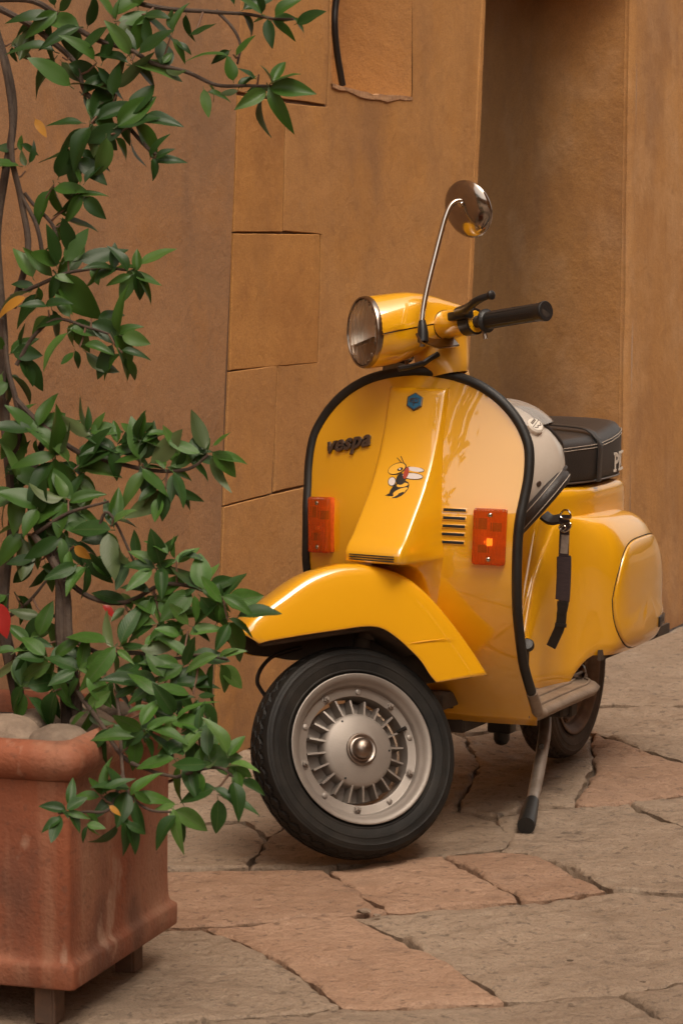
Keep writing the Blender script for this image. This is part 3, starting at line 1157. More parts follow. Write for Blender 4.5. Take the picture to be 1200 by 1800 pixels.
def sm(xs, ys):
    """smooth monotone-ish interpolation"""
    xs, ys = np.array(xs, float), np.array(ys, float)
    o = np.argsort(xs)
    xs, ys = xs[o], ys[o]
    h = np.diff(xs)
    dl = np.diff(ys) / h
    mm = np.zeros(len(xs))
    mm[0], mm[-1] = dl[0], dl[-1]
    for i in range(1, len(xs) - 1):
        if dl[i - 1] * dl[i] > 0:
            mm[i] = 2 * dl[i - 1] * dl[i] / (dl[i - 1] + dl[i])
    def f(x):
        x = min(max(x, xs[0]), xs[-1])
        i = min(max(int(np.searchsorted(xs, x)) - 1, 0), len(xs) - 2)
        t = (x - xs[i]) / h[i]
        return float((2 * t ** 3 - 3 * t * t + 1) * ys[i] + (t ** 3 - 2 * t * t + t) * h[i] * mm[i] + (-2 * t ** 3 + 3 * t * t) * ys[i + 1] + (t ** 3 - t * t) * h[i] * mm[i + 1])
    return f

# --- leg shield -------------------------------------------------------
XE = sm([.20, .235, .26, .30, .35, .42, .5, .58, .66, .72, .8, .88, .97], [.725, .745, .765, .80, .842, .885, .918, .932, .93, .915, .897, .886, .885])
XM = sm([.20, .235, .30, .42, .5, .58, .66, .72, .8, .86, .9, .94, .97], [.75, .775, .84, .928, .962, .980, .978, .966, .941, .921, .908, .895, .886])
HW = sm([.20, .235, .26, .30, .35, .43, .5, .57, .62, .67, .717, .765, .812, .846, .881, .914, .94, .956, .967, .9715],
        [.212, .222, .225, .226, .227, .232, .235, .238, .238, .240, .244, .248, .246, .234, .212, .180, .141, .103, .052, .004])

def shx(y, z):
    u = min(1, abs(y) / max(HW(z), .02))
    return XM(z) + (XE(z) - XM(z)) * u ** 1.9

def shp(y, z, off=0.0):
    """point on the shield, lifted by off along its normal"""
    e_ = .004
    p = Vector((shx(y, z), y, z))
    dy = Vector((shx(y + e_, z) - shx(y - e_, z), 2 * e_, 0))
    dz = Vector((shx(y, z + e_) - shx(y, z - e_), 0, 2 * e_))
    nrm = dy.cross(dz).normalized()
    if nrm.x < 0:
        nrm = -nrm
    return p + nrm * off, nrm

rows = [.215, .235, .26, .29, .32, .36, .4, .44, .48, .52, .56, .6, .64, .68, .72, .76, .8, .825, .85, .872, .89, .908, .922, .934, .944, .952, .958, .963, .967, .970, .9715]
NC = 41
V = []
for z in rows:
    for j in range(NC):
        t = -1 + 2 * j / (NC - 1)
        y = HW(z) * math.sin(t * math.pi / 2)
        V.append((shx(y, z), y, z))
leg = fixn(part("leg_shield", (V, grid_f(len(rows), NC)), YELLOW))
if leg.data.polygons[len(leg.data.polygons) // 2].normal.x < 0:
    leg.data.flip_normals()
solidify(leg, .0035)
# rubber beading
zz = [.30, .32, .36, .4, .44, .48, .52, .56, .6, .64, .68, .72, .76, .8, .83, .86, .885, .908, .926, .942, .953, .961, .967]
pth = [Vector((shx(HW(z), z) - .002, HW(z) + .001, z)) for z in zz] + [Vector((shx(0, .9715) - .002, 0, .9725))] + [Vector((shx(HW(z), z) - .002, -HW(z) - .001, z)) for z in reversed(zz)]
part("rubber_beading", tube_g(cat(pth, 3), .0108, 12), RUBBER)
# metal end of the floor strip that follows the beading down at the corner
for sgn in (1, -1):
    pth = [Vector((shx(HW(z), z) - .003, sgn * (HW(z) + .001), z)) for z in (.297, .28, .262, .25)] + [Vector((.715, sgn * .218, .240)), Vector((.69, sgn * .214, .236))]
    part("strip_end", tube_g(cat(pth, 4), [.0122] * 16 + [.011, .010, .009, .008, .006][:0] + [.0115] * (len(cat(pth, 4)) - 16), 12), FLOOR)

# --- horn cover -------------------------------------------------------
HX = sm([.594, .60, .615, .645, .684, .738, .80, .862, .926, .938], [1.118, 1.121, 1.120, 1.088, 1.050, 1.000, .958, .931, .911, .908])
def hseam(z):
    return ip(z, [.48, .53, .6, .7, .85, .94], [.074, .086, .094, .085, .070, .066])
def hfront(z):
    return ip(z, [.59, .7, .94], [.060, .060, .0625])
V = []
hz = [.938, .936, .93, .92, .91, .90, .885, .87, .855, .84, .825, .81, .795, .78, .765, .75, .738, .724, .71, .697, .684, .674, .664, .654, .645, .638, .632, .627, .622, .6165]
def hrow(z, xf, hf_, hs_, first=False):
    pts = []
    xs_ = shx(hs_, z) - .004
    half = [(hs_, xs_)]
    for t in (.25, .5, .75, .9):
        half.append((hs_ + (hf_ + .003 - hs_) * t, xs_ + (xf - .007 - xs_) * t))
    half += [(hf_ + .0022, xf - .0055), (hf_ + .0008, xf - .0028), (hf_ - .0022, xf - .0008), (hf_ - .007, xf), (hf_ * .6, xf + .002), (hf_ * .3, xf + .003)]
    pts = [(x, -y) for y, x in half] + [(xf + .0033, 0)] + [(x, y) for y, x in reversed(half)]
    return [Vector((x, y, z)) for x, y in pts]
for i, z in enumerate(hz):
    xf = HX(z) if i > 1 else HX(z) - (.006 if i == 0 else .002)
    V += hrow(z, xf, hfront(z), hseam(z))
nh = len(hrow(.8, .95, .06, .07))
# blunt nose with its lip, then back under to the shield
for (z, dx) in ((.6135, .0035), (.608, .0045), (.5975, .0045), (.5935, .002), (.592, -.004)):
    V += hrow(z, 1.1185 + dx, .0605, hseam(z))
for (z, xf, hf_) in ((.588, 1.085, .060), (.580, 1.050, .062), (.566, 1.020, .064), (.545, .998, .066), (.515, .978, .066), (.48, .960, .064)):
    V += hrow(z, xf, hf_, hseam(z))
horn = fixn(part("horn_cover", (V, grid_f(len(V) // nh, nh)), YELLOW, sharp=55))
# slots in the nose lip
for z in (.6085, .6035, .5985):
    part("nose_slot", box_g((1.1265, 0, z), (1, 0, 0), (0, 1, 0), (0, 0, 1), .0012, .050, .0011, .0008, 1), HOLLOW, horn)
# hexagon badge
def hcp(y, z, off):
    x0 = HX(z) + .003 * (1 - min(1, abs(y) / .06))
    sl_ = (HX(z + .01) - HX(z - .01)) / .02
    nrm = Vector((1, 0, -sl_)).normalized()
    return Vector((x0, y, z)) + nrm * off, nrm
bc, bn = hcp(.000, .909, .0015)
yb, zb = Vector((0, 1, 0)), bn.cross(Vector((0, 1, 0))).normalized()
if zb.z < 0:
    zb = -zb
def hexg(r0, h0, h1, dome=0):
    V = []
    for h, r in ((h0, r0), (h1 * .7, r0), (h1, r0 * .9)):
        for k in range(6):
            a = math.pi / 2 + k * math.pi / 3
            V.append(bc + (yb * math.cos(a) + zb * math.sin(a)) * r + bn * h)
    Fc = grid_f(3, 6, True) + [tuple(range(12, 18))]
    return V, Fc
hexb = part("badge", hexg(.0195, -.002, .003), BADGE_METAL, horn, sharp=20, fix=True)
part("enamel", hexg(.0172, .001, .0042), BADGE_BLUE, hexb, sharp=20, fix=True)
# emblem strokes: a shallow bow over a stem
def onbadge(u, v, h=.0048):
    return bc + yb * u + zb * v + bn * h
emb = [tube_g(cat([onbadge(-.0095, .000), onbadge(-.009, .0045), onbadge(-.004, .0062), onbadge(.003, .0062), onbadge(.0088, .004), onbadge(.009, -.001), onbadge(.004, -.0025), onbadge(-.004, -.0015), onbadge(-.0095, .000)], 3), .0009, 5),
       tube_g([onbadge(.0005, .0068), onbadge(.0, -.010)], .0009, 5),
       tube_g(cat([onbadge(-.0085, .002), onbadge(-.004, .0035), onbadge(.0, .001)], 3), .0008, 5)]
part("emblem", join_g(emb), BADGE_METAL, hexb)
# script lettering on the shield
def text_mesh(txt, size, depth, shear=0.0, bev=0.0, offset=0.0, space=1.0):
    c = bpy.data.curves.new("t", 'FONT')
    c.body = txt
    c.size = size
    c.extrude = depth
    c.shear = shear
    c.bevel_depth = bev
    c.offset = offset
    c.space_character = space
    c.resolution_u = 4
    o = bpy.data.objects.new("t", c)
    COL.objects.link(o)
    bpy.context.view_layer.update()
    me = bpy.data.meshes.new_from_object(o.evaluated_get(bpy.context.evaluated_depsgraph_get()))
    V = [v.co.copy() for v in me.vertices]
    Fc = [tuple(p.vertices) for p in me.polygons]
    bpy.data.objects.remove(o)
    bpy.data.curves.remove(c)
    bpy.data.meshes.remove(me)
    return V, Fc
# the word runs from the outer left of the picture (scooter's right) towards the middle
def solve_sh(px, py):
    x = .9
    for _ in range(12):
        p = lpx(px, py, x=x)
        x = shx(p.y, p.z)
    return p
sa, sb = solve_sh(575, 797), solve_sh(652, 783)
ln = (sb - sa).length
TV, TF = text_mesh("vespa", 1.0, .03, .18, .012, .022, 1.08)
wx = max(v.x for v in TV)
def onsh(u, v, h):
    k = ln / wx
    y = sa.y + (sb.y - sa.y) * u / wx
    z = sa.z + (sb.z - sa.z) * u / wx + v * k
    p, n_ = shp(y, z, .0045 + h * k)
    return p
part("lettering", ([onsh(v.x, v.y - .0, v.z * 1.4) for v in TV], TF), BADGE_METAL, leg, smooth=False)
# dark web the letters stand on
bar = [onsh(u, .22 + .02 * math.sin(u * 9), -.12) for u in np.linspace(-.02, wx * .97, 12)]
part("lettering_base", ribbon_g(bar, [shp(p.y, p.z)[1] for p in bar], .011, .0025), BLACKPL, leg)
# striped wasp sticker: flat print on the horn cover
def hsolve(px, py):
    x = .95
    for _ in range(14):
        p = lpx(px, py, x=x)
        x = HX(min(max(p.z, .6), .93)) + .003
    return p
def sticker(pts, m, off, name="sticker_print", par=None):
    pts = [(707 + (q[0] - 705) * 1.14, 838 + (q[1] - 838) * 1.14) for q in pts]
    cx, cy = sum(q[0] for q in pts) / len(pts), sum(q[1] for q in pts) / len(pts)
    V, k = [], len(pts)
    for r in (1.0, .72, .42, .12):
        for q in pts:
            p = hsolve(cx + (q[0] - cx) * r, cy + (q[1] - cy) * r)
            q_, n_ = hcp(p.y, p.z, .0)
            V.append(q_ + n_ * off)
    Fc = grid_f(4, k, True) + [tuple(3 * k + i for i in range(k))]
    return part(name, (V, Fc), m, par or horn, smooth=False)
def ell(cx, cy, rx, ry, a, n=14):
    a = R(a)
    return [(cx + rx * math.cos(t) * math.cos(a) - ry * math.sin(t) * math.sin(a), cy + rx * math.cos(t) * math.sin(a) + ry * math.sin(t) * math.cos(a)) for t in np.linspace(0, 2 * math.pi, n, endpoint=False)]
INK = mat("black ink", (.02, .016, .014), .4)
INKY = mat("yellow ink", (.80, .42, .04), .4)
INKW = mat("white ink", (.66, .58, .55), .4)
INKR = mat("red ink", (.36, .045, .02), .4)
st = sticker(ell(700, 858, 18, 10, -38), INK, .0008, "sticker")
for (q, m_, of) in ((ell(724, 827, 14.5, 4.6, 8), INK, .0007), (ell(724.5, 827, 13.2, 3.6, 8), INKW, .001),
                    (ell(720, 837.5, 16.5, 5.6, 5), INK, .0011), (ell(720.5, 837.5, 15.2, 4.5, 5), INKW, .0014),
                    (ell(703, 842, 7.5, 9.5, 25), INK, .0012), (ell(697, 826, 15.5, 8.5, -22), INK, .0015), (ell(696.5, 826, 14.2, 7.3, -22), INKY, .0018),
                    (ell(711, 833, 3.8, 9.5, 18), INKR, .0021), (ell(702, 827, 4.8, 2.4, -20), INK, .0024), (ell(701.5, 827, 1.8, 1.5, 0), INKW, .0027),
                    (ell(689, 846, 6.5, 7.5, 15), INK, .0013), (ell(689, 846, 5.4, 6.4, 15), INKW, .0017),
                    (ell(705, 851, 9, 3.2, -8), INKY, .0010), (ell(702, 860, 12, 3.0, -22), INKY, .0010), (ell(692, 867, 8, 2.4, -25), INKY, .0010),
                    ([(678, 867.5), (684, 864.5), (692, 866), (690, 869)], INK, .0012),
                    ([(696, 809), (697.2, 808.6), (706, 818), (704.5, 818)], INK, .0012), ([(702, 806.5), (703.3, 806.5), (708, 817), (706.8, 817)], INK, .0012)):
    sticker(q, m_, of, "print", None).parent = st
# drain slots beside the lamp
for k in range(5):
    yt = 897 + 14.2 * k
    cpt = solve_sh(799 - .9 * k, yt - .3)
    p0, n0 = shp(cpt.y, cpt.z, .0004)
    a_ = solve_sh(781 - .9 * k, yt - 1)
    b_ = solve_sh(817 - .9 * k, yt + .8)
    ay_ = (b_ - a_).normalized()
    az_ = n0.cross(ay_).normalized()
    hwid = (b_ - a_).length / 2 + .002
    lp = part("vent_lip", box_g(p0, n0, ay_, az_, .0012, hwid + .0022, .0046, .0010, 2), YELLOW, leg)
    part("vent_slot", box_g(p0 + n0 * .0008, n0, ay_, az_, .0010, hwid, .0030, .0008, 2), HOLLOW, lp)
# indicators
LAMPDK = mat("dark red lamp holder", (.22, .035, .012), .5)  # dark red blocks inside the lens
BULB_OFF = mat("amber bulb glass", (.7, .16, .02), .15, coat=1)
BULB_ON = mat("glowing amber bulb", (1, .5, .1), .15)
BULB_ON.node_tree.nodes['Principled BSDF'].inputs['Emission Color'].default_value = (1, .42, .08, 1)
BULB_ON.node_tree.nodes['Principled BSDF'].inputs['Emission Strength'].default_value = 1.1
def indicator(corners, lit):
    c = [solve_sh(*q) for q in corners]
    ctr = sum(c, Vector()) / 4
    ayv = ((c[1] + c[2]) - (c[0] + c[3])).normalized()
    _, nr = shp(ctr.y, ctr.z)
    azv = nr.cross(ayv).normalized()
    if azv.z < 0:
        azv = -azv
    nr = ayv.cross(azv)
    if nr.x < 0:
        nr = -nr
    hy = ((c[1] - c[0]).length + (c[2] - c[3]).length) / 4
    hz_ = ((c[3] - c[0]).length + (c[2] - c[1]).length) / 4
    b0 = ctr + nr * .006
    o = part("indicator", box_g(b0, nr, ayv, azv, .007, hy * .97, hz_ * .985, .004, 2), AMBERBACK)
    part("lens", box_g(ctr + nr * .0195, nr, ayv, azv, .0085, hy * .99, hz_ * .995, .0065, 4), AMBER, o)
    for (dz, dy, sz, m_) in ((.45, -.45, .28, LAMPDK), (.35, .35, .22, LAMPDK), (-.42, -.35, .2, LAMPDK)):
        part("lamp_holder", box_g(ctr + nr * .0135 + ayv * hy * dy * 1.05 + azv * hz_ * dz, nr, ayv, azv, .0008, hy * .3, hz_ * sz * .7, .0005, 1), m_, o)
    part("bulb", lathe_g([(0, .009), (.004, .0075), (.0065, .004), (.0075, 0), (.0065, -.004), (.004, -.0075), (0, -.009)], ctr + nr * .0175 - azv * hz_ * .18, azv, 14), BULB_ON if lit else BULB_OFF, o)
    for s in (1, -1):
        q = ctr + azv * hz_ * .78 * s + nr * .0275
        part("screw", lathe_g([(.0001, .0016), (.0025, .0015), (.0040, .0008), (.0044, 0), (.0055, -.0005), (.0055, -.003)], q, nr, 14), CHROME, o)
        part("screw_slot", box_g(q + nr * .0016, nr, ayv, azv, .0003, .003, .0006), HOLLOW, o)
    return o
indicator([(834, 891), (893, 894), (889, 994), (829, 991)], True)
indicator([(558, 872), (593, 873), (586, 972), (551, 970)], False)

# --- floor, tunnel and rear body ---------------------------------------
fx = [.745, .742, .738, .73, .71, .69, .66, .6, .5, .4, .32, .27, .245, .235]
fz = [.275, .262, .252, .246, .2425, .240, .239, .239, .239, .239, .239, .239, .239, .238]
def fhw(x):
    return ip(x, [.235, .25, .30, .45, .66, .72, .80], [.14, .185, .208, .206, .210, .212, .212])
V = []
ncol = 15
for x, z in zip(fx, fz):
    for j in range(ncol):
        t = -1 + 2 * j / (ncol - 1)
        y = fhw(x) * (1 - (1 - abs(t)) ** 1.4) * (1 if t > 0 else -1)
        V.append((x, y, z - .010 * max(0, abs(t) - .93) / .07))
fl = part("floorboard", (V, grid_f(len(fx), ncol)), FLOOR, fix=True)
if fl.data.polygons[40].normal.z < 0:
    fl.data.flip_normals()
solidify(fl, .016)
for yy in (.06, .10, .14, .18):
    for sgn in (1, -1):
        p0 = [(x, sgn * yy * fhw(x) / .208, z + .002) for x, z in zip(fx[4:-1], fz[4:-1])]
        part("floor_rib", tube_g(p0, .0032, 6), FLOOR, fl)

ZT_ = sm([-.30, -.26, -.20, -.14, -.08, 0, .3, .36, .40, .43, .46, .50, .55, .62], [.40, .475, .555, .625, .672, .683, .683, .683, .65, .56, .45, .35, .285, .255])
HT_ = sm([-.30, -.22, -.15, -.09, -.05, .01, .15, .26, .32, .36, .40, .46, .52, .62], [.02, .065, .095, .118, .131, .138, .138, .128, .112, .100, .090, .080, .075, .07])
HL_ = sm([-.305, -.28, -.24, -.18, -.10, 0, .1, .18, .225, .243, .255, .268, .282, .30, .33, .38, .46, .54, .62], [.02, .075, .135, .180, .208, .222, .226, .225, .221, .213, .202, .184, .160, .138, .124, .114, .102, .092, .08])
def shoulder(x):
    return ip(x, [-.3, -.2, -.1, .0, .2, .3, .36, .5, .62], [.40, .52, .585, .612, .618, .618, .60, .40, .26])
def zlow(x):
    return ip(x, [-.30, -.25, -.16, -.08, .1, .27, .285, .30, .62], [.36, .315, .297, .295, .295, .299, .27, .235, .235])
def rear_y(x, z):
    hl, ht, zs_h, zl = HL_(x), min(HT_(x), HL_(x)), shoulder(x), zlow(x)
    zm = zl + (zs_h - zl) * .52
    if z <= zl + .03:
        return hl * (1 - .06 * ((zl + .03 - z) / .03) ** 2)
    if z <= zm:
        return hl
    if z <= zs_h:
        q = (z - zm) / (zs_h - zm)
        return ht + (hl - ht) * max(0, 1 - q ** 2.3) ** (1 / 2.3)
    return ht
xs_r = [.62, .58, .54, .50, .47, .44, .42, .40, .38, .36, .34, .325, .31, .30, .291, .282, .275, .268, .261, .255, .249, .243, .235, .225, .20, .17, .13, .08, .03, -.02, -.06, -.10, -.13, -.16, -.19, -.22, -.245, -.265, -.28, -.292, -.30]
V = []
NH = 30
for x in xs_r:
    zl, zs_h, zt = zlow(x), shoulder(x), ZT_(x)
    zs_h = min(zs_h, zt - .004)
    half = []
    for k in range(12):
        z = zl + (zs_h - zl) * .52 * k / 11
        half.append((rear_y(x, z), z))
    zm = zl + (shoulder(x) - zl) * .52
    hl, ht = HL_(x), min(HT_(x), HL_(x))
    for k in range(1, 10):
        a = k / 9 * math.pi / 2
        half.append((ht + (hl - ht) * math.cos(a) ** (2 / 2.3), zm + (zs_h - zm) * math.sin(a) ** (2 / 2.3)))
    rr = min(.02, ht * .45, (zt - zs_h) * .8)
    half.append((ht - .001, zs_h + (zt - rr - zs_h) * .25))
    half.append((ht - .002, zs_h + (zt - rr - zs_h) * .7))
    for k in range(4):
        a = k / 3 * math.pi / 2
        half.append((ht - .002 - rr + rr * math.cos(a), zt - rr + rr * math.sin(a)))
    half.append((ht * .45, zt + .001))
    half += [(0, zt + .001)]
    row = [(x, y, z) for y, z in half] + [(x, -y, z) for y, z in reversed(half[:-1])]
    nrow = len(row)
    V += row
rear = part("rear_body", (V, grid_f(len(xs_r), nrow)), YELLOW, sharp=60, fix=True)
# the closing tail cap
tailr = V[-nrow:]
part("tail_cap", (tailr, [tuple(range(nrow))]), YELLOW, rear, smooth=False)
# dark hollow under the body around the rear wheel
part("wheel_arch", join_g([box_g((.02, .19, .30), (1, 0, 0), (0, 1, 0), (0, 0, 1), .25, .004, .012), box_g((.02, 0, .44), (1, 0, 0), (0, 1, 0), (0, 0, 1), .24, .11, .005)]), UNDER_DARK)

# side door: its own pressed panel with the seam around it
def dmap(a, r):
    """unit disc -> (x, z) outline of the door on the cowl"""
    k = 3.4
    ca, sa_ = math.cos(a), math.sin(a)
    q = (abs(ca) ** k + abs(sa_) ** k) ** (-1 / k) * r
    u, v = ca * q, sa_ * q
    zc = .4275 + .127 * v
    wv = .205 - .030 * max(0, v) - .004 * min(0, v)
    xc = .040 + .012 * v
    return xc + wv * u, zc
def cowl(x, z, off, s=1):
    e_ = .003
    y = rear_y(x, z)
    n_ = Vector((-(rear_y(x + e_, z) - rear_y(x - e_, z)) / (2 * e_), 1, -(rear_y(x, z + e_) - rear_y(x, z - e_)) / (2 * e_))).normalized()
    p = Vector((x, y, z)) + n_ * off
    return Vector((p.x, p.y * s, p.z)), Vector((n_.x, n_.y * s, n_.z))
for s in (1, -1):
    V = []
    na = 72
    rr_ = [(1.0, .000), (.992, .0034), (.975, .0045), (.95, .005)] + [(q, .005) for q in (.85, .7, .55, .4, .2)]
    for r, off in rr_:
        for k in range(na):
            x, z = dmap(2 * math.pi * k / na, r)
            crease = 0.004 * math.exp(-((z - .385 - .0 * x) / .010) ** 2) * (1 if r < .93 else 0) if False else 0
            p, _ = cowl(x, z, off + (.0035 if (z < .378 and r < .94) else 0), s)
            V.append(p)
    Fc = grid_f(len(rr_), na, True) + [tuple((len(rr_) - 1) * na + k for k in range(na))]
    door = part("side_door", (V, Fc), YELLOW, rear, sharp=50, fix=True)
    seam = []
    for k in range(na):
        x, z = dmap(2 * math.pi * k / na, 1.012)
        p, _ = cowl(x, z, .0003, s)
        seam.append(p)
    part("door_seam", tube_g(seam + [seam[0]], .0012, 6, False), HOLLOW, rear)
    # dark plate with a worn inscription at the lower rear corner
    x0, z0 = -.082, .340
    p, n_ = cowl(x0, z0, .0085, s)
    tx = Vector((1, -n_.x / n_.y, 0)).normalized()
    tz = n_.cross(tx).normalized()
    pl_ = part("name_plate", box_g(p, n_, tx, tz, .003, .040, .0125, .002, 2), BLACKPL, rear)
    for k in range(4):
        c_ = p + tx * (-.024 + .016 * k) + n_ * .003
        part("plate_figure", join_g([box_g(c_ + tz * .004, n_, tx, tz, .0006, .005, .0012), box_g(c_ - tz * .004, n_, tx, tz, .0006, .005, .0012), box_g(c_ + tx * .004, n_, tx, tz, .0006, .0012, .004)]), BADGE_METAL, pl_, smooth=False)
# tail lamp: a red sliver past the edge of the cowl
part("tail_lamp", box_g((-.292, .02, .505), (1, 0, 0), (0, 1, 0), (0, 0, 1), .022, .075, .045, .012, 3), REDLENS)
for q in ((1150, 1112), (1090, 1138)):
    p = lpx(*q, y=.19)
    part("rubber_foot", lathe_g([(0, -.012), (.009, -.010), (.010, 0), (.010, .012), (0, .012)], p + Vector((0, 0, .002)), (0, 0, 1), 12), RUBBER)

# --- seat ----------------------------------------------------------------
SHW = sm([-.095, -.088, -.070, -.035, .01, .1, .17, .22, .28, .34, .385, .405, .41], [.03, .070, .100, .124, .135, .1395, .139, .131, .112, .086, .058, .03, .01])
def szs(x):                                          # height of the piping
    return ip(x, [-.095, -.04, .0, .08, .16, .25, .41], [.799, .796, .791, .780, .774, .772, .765])
def szt(x):                                          # top in the middle
    return szs(x) + ip(x, [-.095, -.06, .0, .2, .35, .41], [.010, .024, .028, .028, .022, .008])
xs_s = [-.095, -.093, -.088, -.08, -.066, -.045, -.02, .02, .07, .12, .16, .19, .22, .25, .28, .31, .34, .365, .385, .398, .406, .41]
V = []
for x in xs_s:
    h, zs_, zt = SHW(x), szs(x), szt(x)
    half = [(h * .86, .690), (h * .95, .693), (h * .985, .70), (h, .715), (h * 1.005, .74), (h, zs_ - .012), (h * .992, zs_ - .003), (h * .984, zs_), (h * .972, zs_ + .004),
            (h * .93, zs_ + (zt - zs_) * .42), (h * .86, zs_ + (zt - zs_) * .72), (h * .76, zs_ + (zt - zs_) * .86), (h * .55, zs_ + (zt - zs_) * .95), (h * .28, zt), ]
    row = [(x, y, z) for y, z in half] + [(x, 0, zt)] + [(x, -y, z) for y, z in reversed(half)]
    ns = len(row)
    V += row
Fc = grid_f(len(xs_s), ns) + [tuple(range(ns)), tuple((len(xs_s) - 1) * ns + j for j in range(ns - 1, -1, -1))]
seat = part("seat", (V, Fc), SEATV, sharp=45, fix=True)
part("seat_base", join_g([box_g((.12, 0, .6855), (1, 0, 0), (0, 1, 0), (0, 0, 1), .19, .088, .006, .004, 2)]), BLACKPL, seat)
def outline(dz, k=.99):
    a = [(x, SHW(x) * k, szs(x) + dz) for x in xs_s if SHW(x) > .02]
    return a + [(x, -y, z) for x, y, z in reversed(a)]
for dz in (.0035, -.0035):
    part("stitch_line", tube_g(outline(dz, 1.0), .0009, 5), STITCH, seat)
part("piping", tube_g(outline(0, .985), .0022, 6), SEATV, seat)
bt = [(x, SHW(x) * .97, .692) for x in xs_s if SHW(x) > .02]
part("lower_trim", tube_g(bt + [(x, -y, z) for x, y, z in reversed(bt)], .0022, 6), STEEL, seat)
# grab strap across the seat
x0 = .165
sp_ = [(x0 + .005, SHW(x0) + .003, .690), (x0 + .004, SHW(x0) + .004, .74), (x0, SHW(x0) + .003, .773), (x0 - .006, SHW(x0) * .93, .793), (x0 - .012, SHW(x0) * .75, .8085), (x0 - .016, .06, .813), (x0 - .018, 0, .815),
       (x0 - .016, -.06, .813), (x0 - .012, -SHW(x0) * .75, .8085), (x0, -SHW(x0) - .003, .773), (x0 + .005, -SHW(x0) - .003, .69)]
nn_ = [(0, 1, 0), (0, 1, 0), (0, 1, .35), (0, .8, 1), (0, .25, 1), (0, .05, 1), (0, 0, 1), (0, -.05, 1), (0, -.25, 1), (0, -1, .35), (0, -1, 0)]
sc_ = cat(sp_, 4)
nc_ = [Vector(nn_[min(len(nn_) - 1, int(round(i / 4)))]) for i in range(len(sc_))]
part("grab_strap", ribbon_g(sc_, nc_, .026, .004), SEATV, seat)
# printed initials on the flank
TV, TF = text_mesh("PK", 1, 0, 0, 0, .03, 1.0)
tw = max(v.x for v in TV)
def onseat(u, v):
    x = .058 - u * .095
    z = .706 + v * .040
    return Vector((x, SHW(x) + .0016, z))
part("print", ([onseat(v.x / tw, v.y / .7) for v in TV], TF), WHITE, seat, smooth=False)
for u0 in (0.02, .50, .78):
    for vv in (0.0, 1.0):
        part("print", box_g(onseat(u0 + .07, vv), (0, 1, 0), (1, 0, 0), (0, 0, 1), .0006, .0095, .0028), WHITE, seat, smooth=False)

# --- front and rear wheels -------------------------------------------------
def tyre_g(R0=.212, hw=.044):
    prof = [(.143, -.030), (.1480, -.0365), (.1545, -.0402), (.1555, -.0418), (.1575, -.0420), (.1590, -.0412), (.166, -.0430), (.1745, -.0441), (.1752, -.0452), (.1775, -.0453), (.1785, -.0443), (.183, -.0443), (.188, -.0438), (.1900, -.0446), (.1915, -.0440), (.1935, -.0428), (.1955, -.0424), (.1958, -.0414), (.1985, -.0408)]
    tread = []
    nt_ = 44
    for i in range(nt_ + 1):
        y = -.040 + .080 * i / nt_
        tread.append((.2005 + .0115 * (1 - (abs(y) / .040) ** 2.6), y))
    full = prof + tread + [(r, -y) for r, y in reversed(prof)]
    NS = 264
    V = []
    tri = lambda q: abs((q % 1) * 2 - 1) * 2 - 1
    for j in range(NS):
        a = 2 * math.pi * j / NS
        c, s = math.cos(a), math.sin(a)
        for i, (r, y) in enumerate(full):
            if len(prof) <= i < len(prof) + nt_ + 1:
                d = 0
                for yc, ph in ((-.026, 0), (-.009, .5), (.009, 0), (.026, .5)):
                    if abs(y - yc - .0045 * tri(a / (2 * math.pi) * 44 + ph)) < .0021:
                        d = .0055
                if abs(y) > .031 and ((a / (2 * math.pi) * 88 + (.25 if y > 0 else .75)) % 1) < .24:
                    d = max(d, .0042)
                r = r - d
            V.append(Vector((r * c, y, r * s)))
    return V, grid_f(NS, len(full), False) + [((NS - 1) * len(full) + i, i, i + 1, (NS - 1) * len(full) + i + 1) for i in range(len(full) - 1)]
TG = tyre_g()

